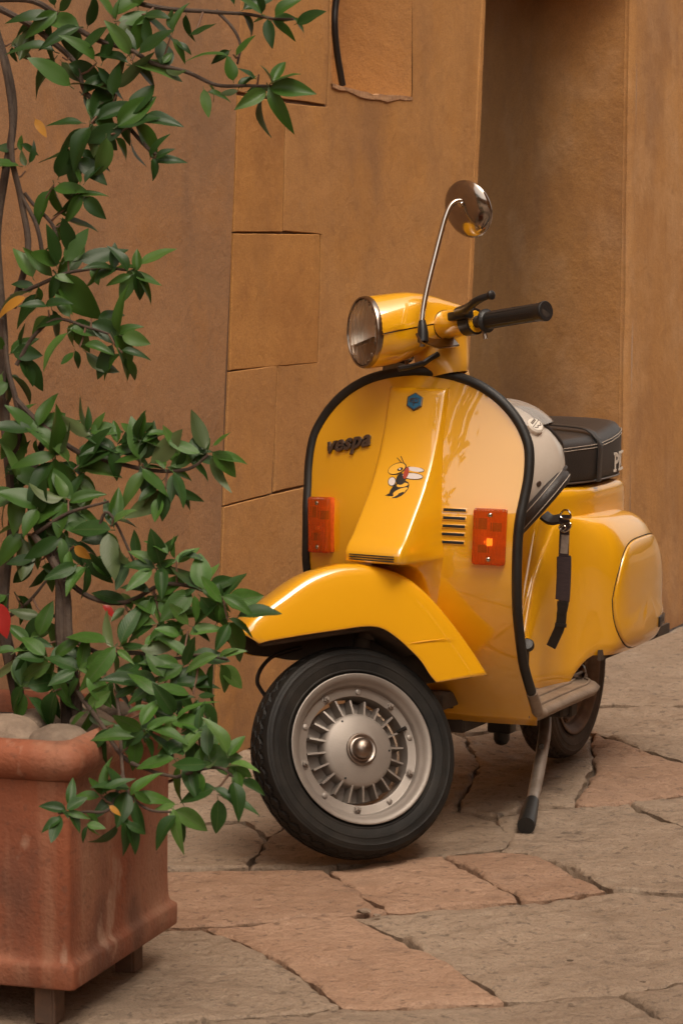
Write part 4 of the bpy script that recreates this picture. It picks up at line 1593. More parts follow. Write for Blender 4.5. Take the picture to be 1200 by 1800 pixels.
def wheel(name, T, mt, mr_, mdrum, label=None):
    RS = .955
    tf = lambda g: ([T(Vector((v[0] * RS, v[1], v[2] * RS))) for v in g[0]], g[1])
    tft = lambda g: ([T(v) for v in g[0]], g[1])
    AY = (0, 1, 0)
    # pressed rim with its lip, well and flat ring (open in the middle)
    prof = [(.1505, .020), (.152, .036), (.1545, .0405), (.1572, .0425), (.1575, .0445), (.1555, .0455), (.152, .0450), (.1475, .0425), (.1435, .0385), (.1405, .0345), (.1375, .0325), (.1350, .0300),
            (.1330, .0245), (.1322, .0215), (.1305, .0205), (.1160, .0205), (.1145, .0195), (.1138, .0150), (.1138, -.02), (.140, -.030), (.1505, -.03)]
    whl = part(name, tf(lathe_g(prof, (0, 0, 0), AY, 96)), mr_, fix=True, sharp=35)
    part("tyre", tft(TG), mt, whl, fix=True, sharp=30)
    # finned drum
    dr = part("brake_drum", tf(lathe_g([(.0001, .0385), (.012, .0385), (.024, .0380), (.034, .0365), (.050, .0330), (.066, .0285), (.0735, .0255), (.0755, .0235), (.0775, .0200), (.0775, -.008), (.104, -.012), (.106, -.014), (.106, -.022), (.0, -.022)], (0, 0, 0), AY, 64)), mdrum, whl, fix=True, sharp=35)
    for k in range(20):
        a = 2 * math.pi * (k + .3) / 20
        u = Vector((math.cos(a), 0, math.sin(a)))
        tn = Vector((-math.sin(a), 0, math.cos(a)))
        long_ = k % 4 == 0
        r1 = .1120 if long_ else .1065
        th_ = .0021
        V = []
        for s in (-1, 1):
            for r, y in ((.074, -.011), (.074, .0250), (.081, .0235), (r1, .0185 if long_ else .0165), (r1, -.011)):
                V.append(u * r + tn * (s * th_) + Vector((0, y, 0)))
        part("cooling_fin", tf((V, [(0, 1, 2, 3, 4), (9, 8, 7, 6, 5)] + [(i, i + 5, (i + 1) % 5 + 5, (i + 1) % 5) for i in range(5)])), mdrum, whl, smooth=False, fix=True)
        if long_:
            pass
    for k in range(3):
        a = R(70 + 120 * k)
        part("drum_hole", tf(lathe_g([(0, .0005), (.0022, .0003), (.0026, -.001)], (math.cos(a) * .068, .0283, math.sin(a) * .068), (0, 1, 0), 10)), HOLLOW, whl)
    part("hub_cap", tf(lathe_g([(.0325, .033), (.0335, .0395), (.0325, .0415), (.030, .0420), (.0275, .0405), (.0245, .0400), (.0225, .0410), (.0218, .046), (.0205, .0515), (.0165, .0565), (.0095, .0600), (.0001, .0612)], (0, 0, 0), AY, 40)), STEEL, whl, fix=True, sharp=30)
    for k in range(5):
        a = R(68 + 72 * k)
        c = Vector((math.cos(a) * .1235, .0205, math.sin(a) * .1235))
        g_ = [lathe_g([(.0088, -.001), (.0088, .0012), (.0001, .0013)], c, AY, 16), lathe_g([(.0066, .001), (.0066, .0065), (.0055, .0075), (.0001, .0075)], c, AY, 6), lathe_g([(.0034, .007), (.0034, .0105), (.0026, .0115), (.0001, .0116)], c, AY, 10)]
        part("wheel_nut", tf(join_g(g_)), mr_, whl, fix=True, sharp=30)
        a += R(36)
        c = Vector((math.cos(a) * .1235, .0205, math.sin(a) * .1235))
        part("rivet", tf(lathe_g([(.0062, -.001), (.0060, .0018), (.0050, .0026), (.0001, .0028)], c, AY, 14)), mr_, whl, fix=True)
    a = R(14)
    part("valve", tf(tube_g([Vector((-math.cos(a) * .104, .016, math.sin(a) * .104)), Vector((-math.cos(a) * .113, .026, math.sin(a) * .113)), Vector((-math.cos(a) * .119, .031, math.sin(a) * .119))], [.0036, .0045, .0045], 10)), RUBBER, whl)
    return whl
AXF = Vector((1.183, .004, .2085))
WT = Matrix.Rotation(R(8), 3, 'X')
wheel("front_wheel", lambda v: S(AXF + Vector((0, 0, .004)) + WT @ (Vector(v) * 1.025)), TYRE, SILVER, SILVER)
wheel("rear_wheel", lambda v: Vector((0, 0, .2105)) + Vector(v), TYRE_DIRTY, RUSTY, SILVER_DK)

# --- front fender (turns with the fork) -------------------------------------
TP = [(1.412, .486), (1.372, .517), (1.313, .549), (1.250, .579), (1.195, .5915), (1.145, .592), (1.088, .581), (1.027, .554), (.982, .512), (.939, .453), (.898, .384), (.868, .325)]
BP = [(1.376, .457), (1.352, .4595), (1.30, .4605), (1.255, .461), (1.20, .4605), (1.144, .460), (1.107, .452), (1.078, .431), (1.050, .401), (1.029, .375), (1.012, .343), (1.000, .326)]
tc_ = cat([(x, 0, z) for x, z in TP], 6)
bc_ = cat([(x, 0, z) for x, z in BP], 6)
prf = [(0, -.012), (.018, -.010), (.033, .000), (.045, .022), (.0535, .060), (.0590, .12), (.0620, .22), (.0640, .40), (.0650, .6), (.0650, .8), (.0645, .93), (.0640, .985), (.0632, 1.0)]
V = []
for i, (t, b_) in enumerate(zip(tc_, bc_)):
    d = b_ - t
    fr_ = i / (len(tc_) - 1)
    wsc = ip(fr_, [0, .06, .15, .4, .8, 1], [.90, .96, 1, 1, .98, .93])
    half = []
    for y, f in prf:
        half.append(t + d * max(f, 0) + Vector((0, y * wsc, 0)) + (Vector((0, 0, -f * .2)) if f < 0 else Vector()))
    row = [Vector((p.x, -p.y, p.z)) + d * (.38 * max(0, f) ** 2) * ip(fr_, [0, .5, .8, 1], [1, 1, .3, 0]) for p, (_, f) in reversed(list(zip(half, prf))[1:])] + half
    nf = len(row)
    V += [S(p) for p in row]
fen = part("front_fender", (V, grid_f(len(tc_), nf)), YELLOW, sharp=70, fix=True)
mid = fen.data.polygons[(len(tc_) // 2) * (nf - 1) + nf // 2]
if (SM.transposed() @ mid.normal).z < 0:
    fen.data.flip_normals()
fen.data.materials.append(UNDER_DARK)
md = solidify(fen, .003)
fen.modifiers["solid"].material_offset = 1
fen.modifiers["solid"].material_offset_rim = 0
# dark blocks added as shade inside the fender arch, plus the fork leg
part("arch_shade_and_fork", Sg(join_g([box_g((1.17, -.012, .482), (1, 0, 0), (0, 1, 0), (0, 0, 1), .165, .050, .030, .012, 2), box_g((1.05, -.012, .45), Vector((.8, 0, .6)), (0, 1, 0), Vector((-.6, 0, .8)), .07, .046, .03, .012, 2), tube_g([HD + (AXF - HD) * .52 + Vector((0, -.03, 0)), HD + (AXF - HD) * .70 + Vector((0, -.045, 0))], .02, 14), tube_g([HD + (AXF - HD) * .70 + Vector((0, -.055, 0)), AXF + Vector((-.02, -.062, .02))], .018, 12),
                        box_g(AXF + Vector((0, -.048, 0)), (1, 0, 0), (0, 1, 0), (0, 0, 1), .035, .012, .035, .008, 2)])), UNDER_DARK)
# crease and step at the trailing end
p_a = [S(spx(720 + (800 - 720) * t, 1131 + (1121 - 1131) * t, .0655)) for t in np.linspace(0, 1, 6)]
part("fender_step", tube_g(p_a, [.0003, .0008, .0009, .0009, .0008, .0003], 6), YELLOW, fen)
# brake cable loop in front of the tyre
cpx = [(530, 1138), (505, 1145), (478, 1155), (459, 1175), (452, 1196), (458, 1212), (480, 1240), (520, 1280)]
part("brake_cable", tube_g(cat([S(spx(x, y, -.055)) for x, y in cpx], 5), .0042, 8), BLACKPL)

# --- headset: lamp bowl, top cover, bars -------------------------------------
LC = Vector((1.000, 0, 1.064))
LAX = Vector((math.cos(R(4)), 0, math.sin(R(-4)) * -1)).normalized()
LAX = Vector((.995, 0, .085)).normalized()
LU = Vector((-LAX.z, 0, LAX.x))
LR = .0715
def hring(xc, zc, ry, rz, npow, ax, n=48):
    up_ = Vector((-ax.z, 0, ax.x))
    out = []
    for k in range(n):
        a = 2 * math.pi * k / n
        c, s = math.cos(a), math.sin(a)
        y = ry * abs(c) ** (2 / npow) * (1 if c > 0 else -1)
        z = rz * abs(s) ** (2 / npow) * (1 if s > 0 else -1)
        out.append(Vector((xc, 0, zc)) + Vector((0, 1, 0)) * y + up_ * z)
    return out
HSC = .945
secs = [(1.004, 1.064, .0775, .0785, 2.0), (.996, 1.0635, .0785, .0795, 2.0), (.975, 1.0640, .0785, .0795, 2.1), (.945, 1.0655, .0775, .0785, 2.3), (.915, 1.0690, .0755, .0735, 2.6), (.885, 1.0725, .0725, .0640, 2.9), (.855, 1.0735, .0690, .0530, 3.1), (.83, 1.0720, .066, .0440, 3.2), (.805, 1.0690, .064, .0370, 3.2), (.785, 1.067, .058, .031, 3.0), (.775, 1.066, .045, .022, 2.6)]
NR = 48
rings = [hring(x, z, ry * HSC, rz * HSC, pw, LAX if i < 4 else Vector((1, 0, .03)).normalized()) for i, (x, z, ry, rz, pw) in enumerate(secs)]
seamz = lambda x: 1.0475 + (1.0 - x) * .09
def shell(sel, name, grow):
    V, Fc = [], []
    for r in rings:
        c = sum(r, Vector()) / NR
        for p in r:
            q = p.copy()
            zs_ = seamz(p.x)
            if sel > 0:
                if q.z < zs_ + .0012:
                    q = Vector((q.x, q.y, zs_ + .0012))
            else:
                if q.z > zs_ - .0012:
                    q = Vector((q.x, q.y, zs_ - .0012))
            q = c + (q - c) * grow if False else q + Vector((0, (q.y * (grow - 1)), 0))
            V.append(q)
    Fc = grid_f(len(rings), NR, True) + [tuple((len(rings) - 1) * NR + k for k in range(NR))]
    return V, Fc
# clamp-built halves: rows folded onto the parting line become the rim of each half
hb = part("headset_bowl", Sg(shell(-1, "b", 1.0)), YELLOW, sharp=38, fix=True)
ht = part("headset_top", Sg(shell(1, "t", 1.02)), YELLOW, sharp=38, fix=True)
fr0 = LC + LAX * .004
LS = lambda pr: [(r * HSC, h) for r, h in pr]
part("parting_gap", Sg(([Vector((r[k].x, r[k].y * .975, seamz(r[k].x) + dz)) for r in rings for dz in (-.003, .003) for k in (0, NR // 2)], [f for i in range(len(rings) - 1) for f in ((4 * i, 4 * i + 2, 4 * i + 6, 4 * i + 4), (4 * i + 1, 4 * i + 3, 4 * i + 7, 4 * i + 5))])), HOLLOW, smooth=False)
lamp = part("headlight", Sg(lathe_g(LS([(.0768, -.010), (.0792, -.002), (.0795, .004), (.0778, .008), (.0745, .0095), (.0725, .0075), (.0715, .003)]), fr0, LAX, 64)), CHROME_DK, fix=True)
part("glass", Sg(lathe_g(LS([(.0735, .004), (.070, .008), (.060, .0125), (.045, .017), (.030, .0200), (.015, .0215), (.0001, .022), (.0001, .0185), (.015, .0182), (.030, .0168), (.045, .0140), (.060, .0095), (.071, .004), (.0735, .004)]), fr0, LAX, 64)), HGLASS, lamp, fix=True)
part("reflector", Sg(lathe_g(LS([(.072, .003), (.066, -.012), (.055, -.026), (.040, -.039), (.022, -.048), (.010, -.051), (.0085, -.040), (.0001, -.036)]), fr0, LAX, 64)), REFLECTOR, lamp, fix=True)
# front face behind the lamp
part("lamp_cup", Sg(lathe_g(LS([(.0765, -.006), (.03, -.060), (.0001, -.060)]), fr0, LAX, 48)), HOLLOW, lamp)
# neck that joins the headset to the shield
V = []
nk = [(.955, .875, .800, .066), (.965, .878, .795, .064), (.985, .888, .785, .056), (1.005, .892, .780, .050), (1.03, .89, .775, .046), (1.05, .885, .775, .046)]
for z, xa, xb, hw_ in nk:
    for k in range(28):
        a = 2 * math.pi * k / 28
        c, s = math.cos(a), math.sin(a)
        V.append(Vector(((xa + xb) / 2 + (xa - xb) / 2 * abs(c) ** .8 * (1 if c > 0 else -1), hw_ * abs(s) ** .75 * (1 if s > 0 else -1), z)))
part("steering_neck", Sg((V, grid_f(len(nk), 28, True))), YELLOW_DULL, fix=True)
V = []
for z, g_ in ((.950, 1.06), (.963, 1.06), (.975, 1.0), (.978, .94)):
    for k in range(36):
        a = 2 * math.pi * k / 36
        c, s = math.cos(a), math.sin(a)
        V.append(Vector((.828 + .046 * g_ * abs(c) ** .7 * (1 if c > 0 else -1), .074 * g_ * abs(s) ** .7 * (1 if s > 0 else -1), z)))
part("neck_collar", (V, grid_f(4, 36, True) + [tuple(3 * 36 + k for k in range(36))]), YELLOW_DULL, fix=True)
# cables between headset and shield
for (a_, b_, c_) in (((742, 640), (756, 630), (770, 622)), ((700, 648), (722, 644), (744, 638))):
    part("control_cable", tube_g(cat([S(spx(*q, .05)) for q in (a_, b_, c_)], 5), .006, 8), BLACKPL)
# bars
def bar(sgn):
    b0, b1, b2, b3 = [Vector((x, y * sgn, z)) for x, y, z in ((.850, .055, 1.056), (.847, .095, 1.0515), (.820, .20, 1.036), (.776, .348, 1.024))]
    d = (b3 - b2).normalized()
    sl0 = part("bar_sleeve", Sg(tube_g([b0, b1, b1 + (b2 - b1) * .55, b1 + (b2 - b1) * .62], [.031, .0285, .0255, .0215], 28)), YELLOW)
    part("sleeve_ring", Sg(tube_g([b0 + (b1 - b0) * .18, b0 + (b1 - b0) * .26], .0312, 28)), HOLLOW, sl0)
    part("bar_tube", Sg(tube_g([b1, b2, b3], .0125, 14)), DARKMETAL, sl0)
    g0 = b2 + (b1 - b2) * .16
    pp, rr_ = [], []
    for t, r in ((0, .020), (.01, .0245), (.035, .0248), (.045, .0205), (.06, .0180), (.2, .0178), (.5, .0178), (.8, .0182), (.93, .0188), (.955, .0205), (.99, .0208), (1, .0195)):
        pp.append(g0 + (b3 - g0) * t)
        rr_.append(r)
    part("grip", Sg(tube_g(pp, rr_, 26)), GRIP)
    for k in range(9):
        c_ = g0 + (b3 - g0) * .5
        a = 2 * math.pi * k / 9
        u = d.orthogonal().normalized()
        v = d.cross(u)
        o_ = (u * math.cos(a) + v * math.sin(a)) * .0176
        part("grip_rib", Sg(tube_g([g0 + (b3 - g0) * .10 + o_, g0 + (b3 - g0) * .9 + o_], .0011, 5)), GRIP)
    # lever perch and blade
    f_ = Vector((d.y, -d.x, 0)) * sgn
    f_ = Vector((1, 0, 0)) - d * d.x
    f_.normalize()
    q0 = b1 + (b2 - b1) * .45
    perch = part("lever_perch", Sg(join_g([box_g(q0 + f_ * .026 + Vector((0, 0, .016)), d, f_, d.cross(f_).normalized(), .026, .014, .009, .004, 2), tube_g([q0 - d * .012, q0 + d * .016], .0275, 24)])), BLACKPL)
    l0, l1, l2, l3 = q0 + f_ * .030 + Vector((0, 0, .022)), b1 + (b2 - b1) * .9 + f_ * .052 + Vector((0, 0, .028)), b2 + (b3 - b2) * .22 + f_ * .066 + Vector((0, 0, .040)), b2 + (b3 - b2) * .40 + f_ * .060 + Vector((0, 0, .046))
    pth = cat([l0, l1, l2, l3], 6)
    part("lever", Sg(tube_g(pth + [l3 + d * .004, l3 + d * .010, l3 + d * .014], [.0115 + (.0065 - .0115) * i / (len(pth) - 1) for i in range(len(pth))] + [.0095, .0095, .004], 12)), BLACKPL, perch)
    part("switch", Sg(tube_g([g0 + Vector((0, 0, -.012)) - d * .008, g0 + Vector((0, 0, -.036)) - d * .006], .005, 8)), STEEL, perch)
bar(1)
bar(-1)

# --- mirror ----------------------------------------------------------------
apx = [(744, 598), (741, 572), (744, 540), (752, 500), (763, 455), (774, 412), (783, 380), (791, 362), (800, 354), (810, 353), (816, 358)]
ays = [.112, .113, .115, .12, .127, .135, .143, .148, .150, .150, .146]
arm = cat([S(spx(x, y, yy)) for (x, y), yy in zip(apx, ays)], 5)
mir = part("mirror_arm", tube_g(arm, .0058, 12), CHROME)
mc = S(spx(818, 369, .140))
toc = Vector(CP) - SO
toc = Vector((toc.dot(EX), toc.dot(EY), toc.dot(EZ)))
vdir = (toc - mc).normalized()                        # towards the lens
side = vdir.cross(Vector((0, 0, 1))).normalized() * -1   # picture right
upv = side.cross(vdir) * -1 if side.cross(vdir).z < 0 else side.cross(vdir)
nb = (vdir * .735 - side * .62 + upv * -.26).normalized()
disc = part("mirror", lathe_g([(.0001, .0135), (.012, .0130), (.026, .0112), (.040, .0075), (.050, .0030), (.0560, -.0010), (.0585, -.0045), (.0605, -.0065), (.0615, -.0095), (.0605, -.0125), (.057, -.0132)], mc, nb, 56), mat("dulled mirror back", (.40, .35, .31), .13, metal=1.0), fix=True, sharp=30)
part("mirror_glass", lathe_g([(.0575, -.012), (.030, -.0135), (.0001, -.0142)], mc, nb, 48), REFLECTOR, disc, fix=True)
u = nb.orthogonal().normalized()
for (dx, dy) in ((-.030, .008), (.014, .004)):
    q = mc + side * dx * .7 + upv * (dy + .012)
    q = q - nb * (q - mc).dot(nb) + nb * .012
    part("screw_hole", lathe_g([(.0001, .0006), (.0032, .0004), (.0038, -.002)], q, nb, 12), HOLLOW, disc)
q = mc + side * .0 + upv * .016
q = q - nb * (q - mc).dot(nb) + nb * .0125
part("mirror_boss", lathe_g([(.0001, .004), (.006, .003), (.008, -.002)], q, nb, 12), CHROME, disc)
boot = [S(spx(x, y, .113)) for x, y in ((743, 600), (743, 585), (742, 572), (741.5, 563))]
part("arm_boot", tube_g(boot, [.0115, .0115, .0095, .0070], 16), BLACKPL, mir)
br0, br1, br2 = S(spx(742, 596, .112)), S(spx(768, 604, .09)), S(spx(800, 600, .07))
part("mirror_bracket", ribbon_g(cat([br0 + (br0 - br1).normalized() * .012, br0, br1, br2], 4), Vector((0.62, 0.42, .66)), .026, .005), CHROME_DK, mir)
bolt = br0 + Vector((0, 0, -.008))
part("bolt", join_g([lathe_g([(.009, .003), (.009, 0), (.0001, -.0002)], bolt, (0, 0, 1), 16), lathe_g([(.0065, 0), (.0065, -.007), (.0001, -.0072)], bolt, (0, 0, 1), 6)]), STEEL, mir, fix=True, sharp=30)

# --- under the floor --------------------------------------------------------
STANDM = mat("scuffed zinc stand", (.34, .28, .235), .38, metal=.5, col2=(.20, .15, .11), nscale=22, contrast=(.45, .75))
kp = [lpx(958, 1250, y=.105), lpx(957, 1290, y=.125), lpx(948, 1345, y=.150), lpx(937, 1400, y=.175)]
kf = lpx(925, 1449, z=.014)
kpath = cat(kp + [kf], 5)
ks = part("side_stand", tube_g(kpath, [.0142] * (len(kpath) - 6) + [.0132] * 6, 16), STANDM)
part("stand_foot", tube_g([kpath[-5], kpath[-4], kpath[-3], kf, kf + (kf - kpath[-3]).normalized() * .012], [.0155, .0165, .0180, .0200, .0190], 18), RUBBER, ks)
dmk = lpx(951, 1313, y=.155)
part("stand_stop", lathe_g([(.0001, .004), (.006, .003), (.007, -.004)], dmk, (.9, .4, 0), 10), DARKMETAL, ks)
fork0 = lpx(880, 1240, y=.03)
part("under_frame", join_g([box_g((.50, 0, .205), (1, 0, 0), (0, 1, 0), (0, 0, 1), .26, .06, .018, .005, 1), box_g((.42, .10, .20), (1, 0, 0), (0, 1, 0), (0, 0, 1), .045, .075, .016, .005, 1),
                            box_g((.40, .15, .20), (1, 0, 0), (0, 1, 0), (0, 0, 1), .02, .03, .022, .004, 1)]), DARKMETAL)
gs_ = []
cblk = lpx(882, 1255, y=.03)
gs_.append(box_g(cblk, (1, 0, 0), (0, 1, 0), (0, 0, 1), .02, .0285, .042, .005, 2))
gs_.append(tube_g([cblk + Vector((0, 0, -.035)), cblk + Vector((0, 0, -.058)), cblk + Vector((0, 0, -.068)), cblk + Vector((0, 0, -.072))], [.0185, .0185, .013, .004], 18))
part("centre_bumper", join_g(gs_), RUBBER)
part("engine_case", join_g([lathe_g([(.0001, -.05), (.06, -.05), (.085, -.035), (.09, 0), (.085, .03), (.0001, .03)], (.18, -.09, .20), (0, 1, 0), 24), box_g((.28, -.03, .20), (1, 0, 0), (0, 1, 0), (0, 0, 1), .09, .05, .05, .012, 2)]), DARKMETAL)
part("axle_arm", join_g([box_g((.15, .075, .215), (1, 0, 0), (0, 1, 0), (0, 0, 1), .07, .010, .016, .006, 2), lathe_g([(.0001, .014), (.014, .013), (.016, -.01)], (.08, .078, .21), (0, 1, 0), 14)]), STEEL)
tq = lpx(775, 1235, y=.0)
part("fork_lug", join_g([box_g(lpx(772, 1228, y=.03), (1, 0, 0), (0, 1, 0), (0, 0, 1), .05, .03, .018, .006, 2), box_g(lpx(790, 1232, y=.03), (1, 0, 0), (0, 1, 0), (0, 0, 1), .02, .016, .014, .005, 2)]), UNDER_DARK)
bp_ = lpx(926, 1134, x=.70)
part("brake_pedal", join_g([lathe_g([(.0001, .006), (.012, .0055), (.0155, .002), (.016, -.003), (.0001, -.004)], bp_, (.75, .25, .6), 22), tube_g([bp_, bp_ + Vector((-.05, -.02, -.06))], .006, 8)]), RUBBER)

# ================================================================== HELMET (hangs behind the shield)
hx, hy_ = .585, None
HC = lpx(880, 824, x=hx)
helm = empty("helmet")
helm.matrix_world = scoot.matrix_world @ Matrix.Translation(HC)
tag(helm, "cream open-face helmet with clear visor hanging between the leg shield and the seat", "helmet")
# helmet axes in scooter space: right / up as the lens sees them
hu = (upv * .60 - side * .78 - vdir * .04).normalized()          # crown
hf_ = (side * .60 + upv * .78 - vdir * .36)
hf_ = (hf_ - hu * hf_.dot(hu)).normalized()                       # face opening
hs = hu.cross(hf_)
if hs.dot(vdir) < 0:
    hs = -hs
HR = (.146, .126, .138)                                           # front-back, side, up
def hp(f, s, u, k=1.0):
    return hf_ * (f * HR[0] * k) + hs * (s * HR[1] * k) + hu * (u * HR[2] * k)
def keep(f, s, u):
    if u < -.78 - .04 * f:
        return False
    if f > .86 - .06 * abs(s) and u < .50 and u > -2:
        return False
    if f > .22 and u < -.30 and False:
        return False
    return True
V, Fc = [], []
nlat, nlon = 60, 96
idx = {}
for i in range(nlat + 1):
    th = math.pi * i / nlat
    for j in range(nlon):
        ph = 2 * math.pi * j / nlon
        idx[i, j] = len(V)
        V.append((math.sin(th) * math.cos(ph), math.sin(th) * math.sin(ph), math.cos(th)))
for i in range(nlat):
    for j in range(nlon):
        q = [idx[i, j], idx[i + 1, j], idx[i + 1, (j + 1) % nlon], idx[i, (j + 1) % nlon]]
        if all(keep(*V[k]) for k in q):
            Fc.append(tuple(q))
used = sorted({k for q in Fc for k in q})
rm = {k: i for i, k in enumerate(used)}
SV = [hp(*V[k]) for k in used]
SF = [tuple(rm[k] for k in q) for q in Fc]
sh = part("helmet_shell", (SV, SF), HELM, helm, sharp=0, fix=True)
if sum(((Vector(p.center)).dot(p.normal) for p in sh.data.polygons)) < 0:
    sh.data.flip_normals()
solidify(sh, .008)
sh.data.materials.append(LEATHER)
sh.modifiers['solid'].material_offset = 1
sh.modifiers['solid'].material_offset_rim = 1
# edge trim: walk the boundary
from collections import defaultdict
ec = defaultdict(int)
for q in SF:
    for a, b in zip(q, q[1:] + q[:1]):
        ec[tuple(sorted((a, b)))] += 1
adj = defaultdict(list)
for (a, b), c in ec.items():
    if c == 1:
        adj[a].append(b); adj[b].append(a)
left = set(adj)
while left:
    s0 = left.pop()
    loop, cur, prev = [s0], s0, None
    while True:
        nx = [x for x in adj[cur] if x != prev and (x in left)]
        if not nx:
            break
        prev, cur = cur, nx[0]
        left.discard(cur)
        loop.append(cur)
    if len(loop) > 20:
        L_ = [SV[k] for k in loop]
        for _ in range(3):
            L_ = [(L_[i - 1] + L_[i] * 2 + L_[(i + 1) % len(L_)]) / 4 for i in range(len(L_))]
        part("edge_trim", tube_g(L_ + [L_[0]], .0055, 8, False), LEATHER, helm)
# lining and neck roll
V, Fc = [], []
for i in range(13):
    for j in range(48):
        th = math.pi * (.30 + .62 * i / 12)
        ph = 2 * math.pi * j / 48
        V.append(hp(math.sin(th) * math.cos(ph) * .90 - .03, math.sin(th) * math.sin(ph) * .90, max(-.82, math.cos(th) * .95)))
part("padding", (V, grid_f(13, 48, True)), mat("tan lining cloth", (.34, .26, .19), .9), helm, fix=True)
roll = [hp(math.cos(a) * .56 - .10, math.sin(a) * .72, -.80 - .03 * math.cos(a)) for a in np.linspace(0, 2 * math.pi, 41)]
part("neck_roll", tube_g(roll, .019, 12, False), LEATHER, helm)
for k in (.6, .66):
    part("seam_stitch", tube_g([hp(math.cos(a) * .56 - .10, math.sin(a) * .72, -.80 - .03 * math.cos(a)) * 1.0 + (hs * math.sin(a) + hf_ * math.cos(a)) * (.0165) - hu * (.010 * (k - .63) / .03) for a in np.linspace(0, 2 * math.pi, 41)], .0010, 5, False), STITCH, helm)
# visor
V = []
na, nb_ = 24, 48
for i in range(na):
    u = .80 - .98 * i / (na - 1)
    for j in range(nb_):
        ph = R((-64 + 128 * j / (nb_ - 1)) * math.sqrt(max(.0004, 1 - ((u - .31) / .492) ** 2)) ** .7)
        rr_ = math.sqrt(max(.05, 1 - (u * .92) ** 2))
        V.append(hp(rr_ * math.cos(ph), rr_ * math.sin(ph), u * .95, 1.075))
vz = part("visor", (V, grid_f(na, nb_)), VISOR, helm, sharp=0, fix=True)
part("visor_edge", tube_g([V[(na - 1) * nb_ + j] for j in range(nb_)], .0012, 6), STEEL, helm)
rimv = [V[i * nb_ + nb_ - 1] for i in range(na)] + [V[(na - 1) * nb_ + j] for j in range(nb_ - 1, -1, -1)]
# press stud badge at the visor pivot and a plain rivet
def stud(name, f, s, u, r, m_, h=.007, k=1.0):
    c = hp(f, s, u, k)
    n_ = (hf_ * (f / HR[0]) + hs * (s / HR[1]) + hu * (u / HR[2])).normalized()
    return part(name, lathe_g([(.0001, h), (r * .8, h), (r, h * .6), (r, -.008)], c, n_, 28), m_, helm, fix=True, sharp=30), c, n_
bq, c_, n_ = stud("visor_badge", .60, .78, .02, .0195, WHITE, .010, 1.03)
tx = n_.cross(hu).normalized()
tz = n_.cross(tx)
part("badge_print", join_g([ribbon_g(cat([c_ + n_ * .0105 + tx * a + tz * b for a, b in ((-.012, .004), (-.006, .009), (.0, .004), (.006, .007), (.012, .001))], 4), n_, .002, .0008), ribbon_g([c_ + n_ * .0105 + tx * -.015 + tz * -.002, c_ + n_ * .0105 + tx * .015 + tz * -.002], n_, .0016, .0008)] +
                              [box_g(c_ + n_ * .0105 + tx * a + tz * -.009, n_, tx, tz, .0005, .0014, .003) for a in (-.008, -.003, .002, .007)]), BADGE_METAL, helm, smooth=False)
stud("rivet", -.02, .80, -.58, .0068, BADGE_METAL, .003)
stud("press_stud", .80, .45, .30, .006, BADGE_METAL, .004)
# chin strap hanging straight down with its rings, pad and loose end
def hl_(px, py, x=.452):
    p = lpx(px, py, x=x)
    return p - HC
nst = Vector((1, .25, .05)).normalized()
part("strap_flap", ribbon_g(cat([hl_(955, 905), hl_(968, 914), hl_(984, 912)], 4), Vector((.5, .3, .8)), .03, .008), LEATHER, helm)
strap = part("chin_strap", ribbon_g(cat([hl_(992, 905), hl_(992, 930), hl_(991, 955), hl_(990, 985)], 4), nst, .0225, .004), WEB, helm)
part("strap_label", ribbon_g(cat([hl_(993, 940), hl_(992, 957), hl_(990.5, 973)], 4), nst, .0175, .0062), GREYWEB, helm)
part("strap_pad", ribbon_g(cat([hl_(991, 978), hl_(991, 982), hl_(990.5, 1015), hl_(988.5, 1052), hl_(987, 1056)], 4), nst, [.029] * 3 + [.032] * 11 + [.031] * 3, .009), WEB, helm)
part("strap_clip", ribbon_g([hl_(988.5, 1056), hl_(989, 1062), hl_(988, 1072), hl_(986, 1080)], nst, [.024, .026, .023, .0205], .009), BLACKPL, helm)
part("strap_end", ribbon_g(cat([hl_(987, 1076), hl_(986, 1090), hl_(983, 1104), hl_(977, 1118), hl_(971, 1131), hl_(968, 1137)], 4), nst, .0225, .006), BLACKPL, helm)
part("strap_fold", ribbon_g([hl_(985.5, 1096), hl_(985, 1102)], nst, .026, .010), BLACKPL, helm)
def ringg(pts, r=.0021):
    return tube_g(cat([hl_(x, y, .458) for x, y in pts], 4, True) + [hl_(*pts[0], .458)], r, 8, False)
part("strap_ring", ringg([(984, 908), (989, 898), (997, 897), (1002, 903), (1002, 911), (994, 912)]), CHROME, helm)
part("strap_ring", ringg([(983, 925), (986, 933), (993, 935), (1000, 930), (1003, 921), (994, 920)]), CHROME, helm)
part("strap_ring", ringg([(985, 928), (989, 932), (994, 928), (991, 924)], .0016), CHROME, helm)

# ================================================================== TERRACOTTA PLANTER
PA = Vector((-.421, 4.21, 0))
DR = Vector((.32, 1, 0)).normalized()
DF = Vector((-DR.y, DR.x, 0))
HB = .232
PC = PA + DR * HB + DF * HB
pot = empty("planter", PC)
tag(pot, "square terracotta planter raised on small iron feet at the lower left, filled with stones", "planter")
def sqring(h, r, z, n=7):
    out = []
    for q in range(4):
        cx, cy = [(1, 1), (-1, 1), (-1, -1), (1, -1)][q]
        for k in range(n):
            a = math.pi / 2 * (q + k / (n - 1))
            lx = cx * (h - r) + r * math.cos(a)
            ly = cy * (h - r) + r * math.sin(a)
            out.append(DR * lx + DF * ly + Vector((0, 0, z)))
    return out
def pring(rows, wob=.0):
    V = []
    for h, r, z in rows:
        for p in sqring(h, r, z):
            if wob:
                p = p + Vector((p.x, p.y, 0)).normalized() * (wob * noise.noise(p * 5))
            V.append(p)
    return V
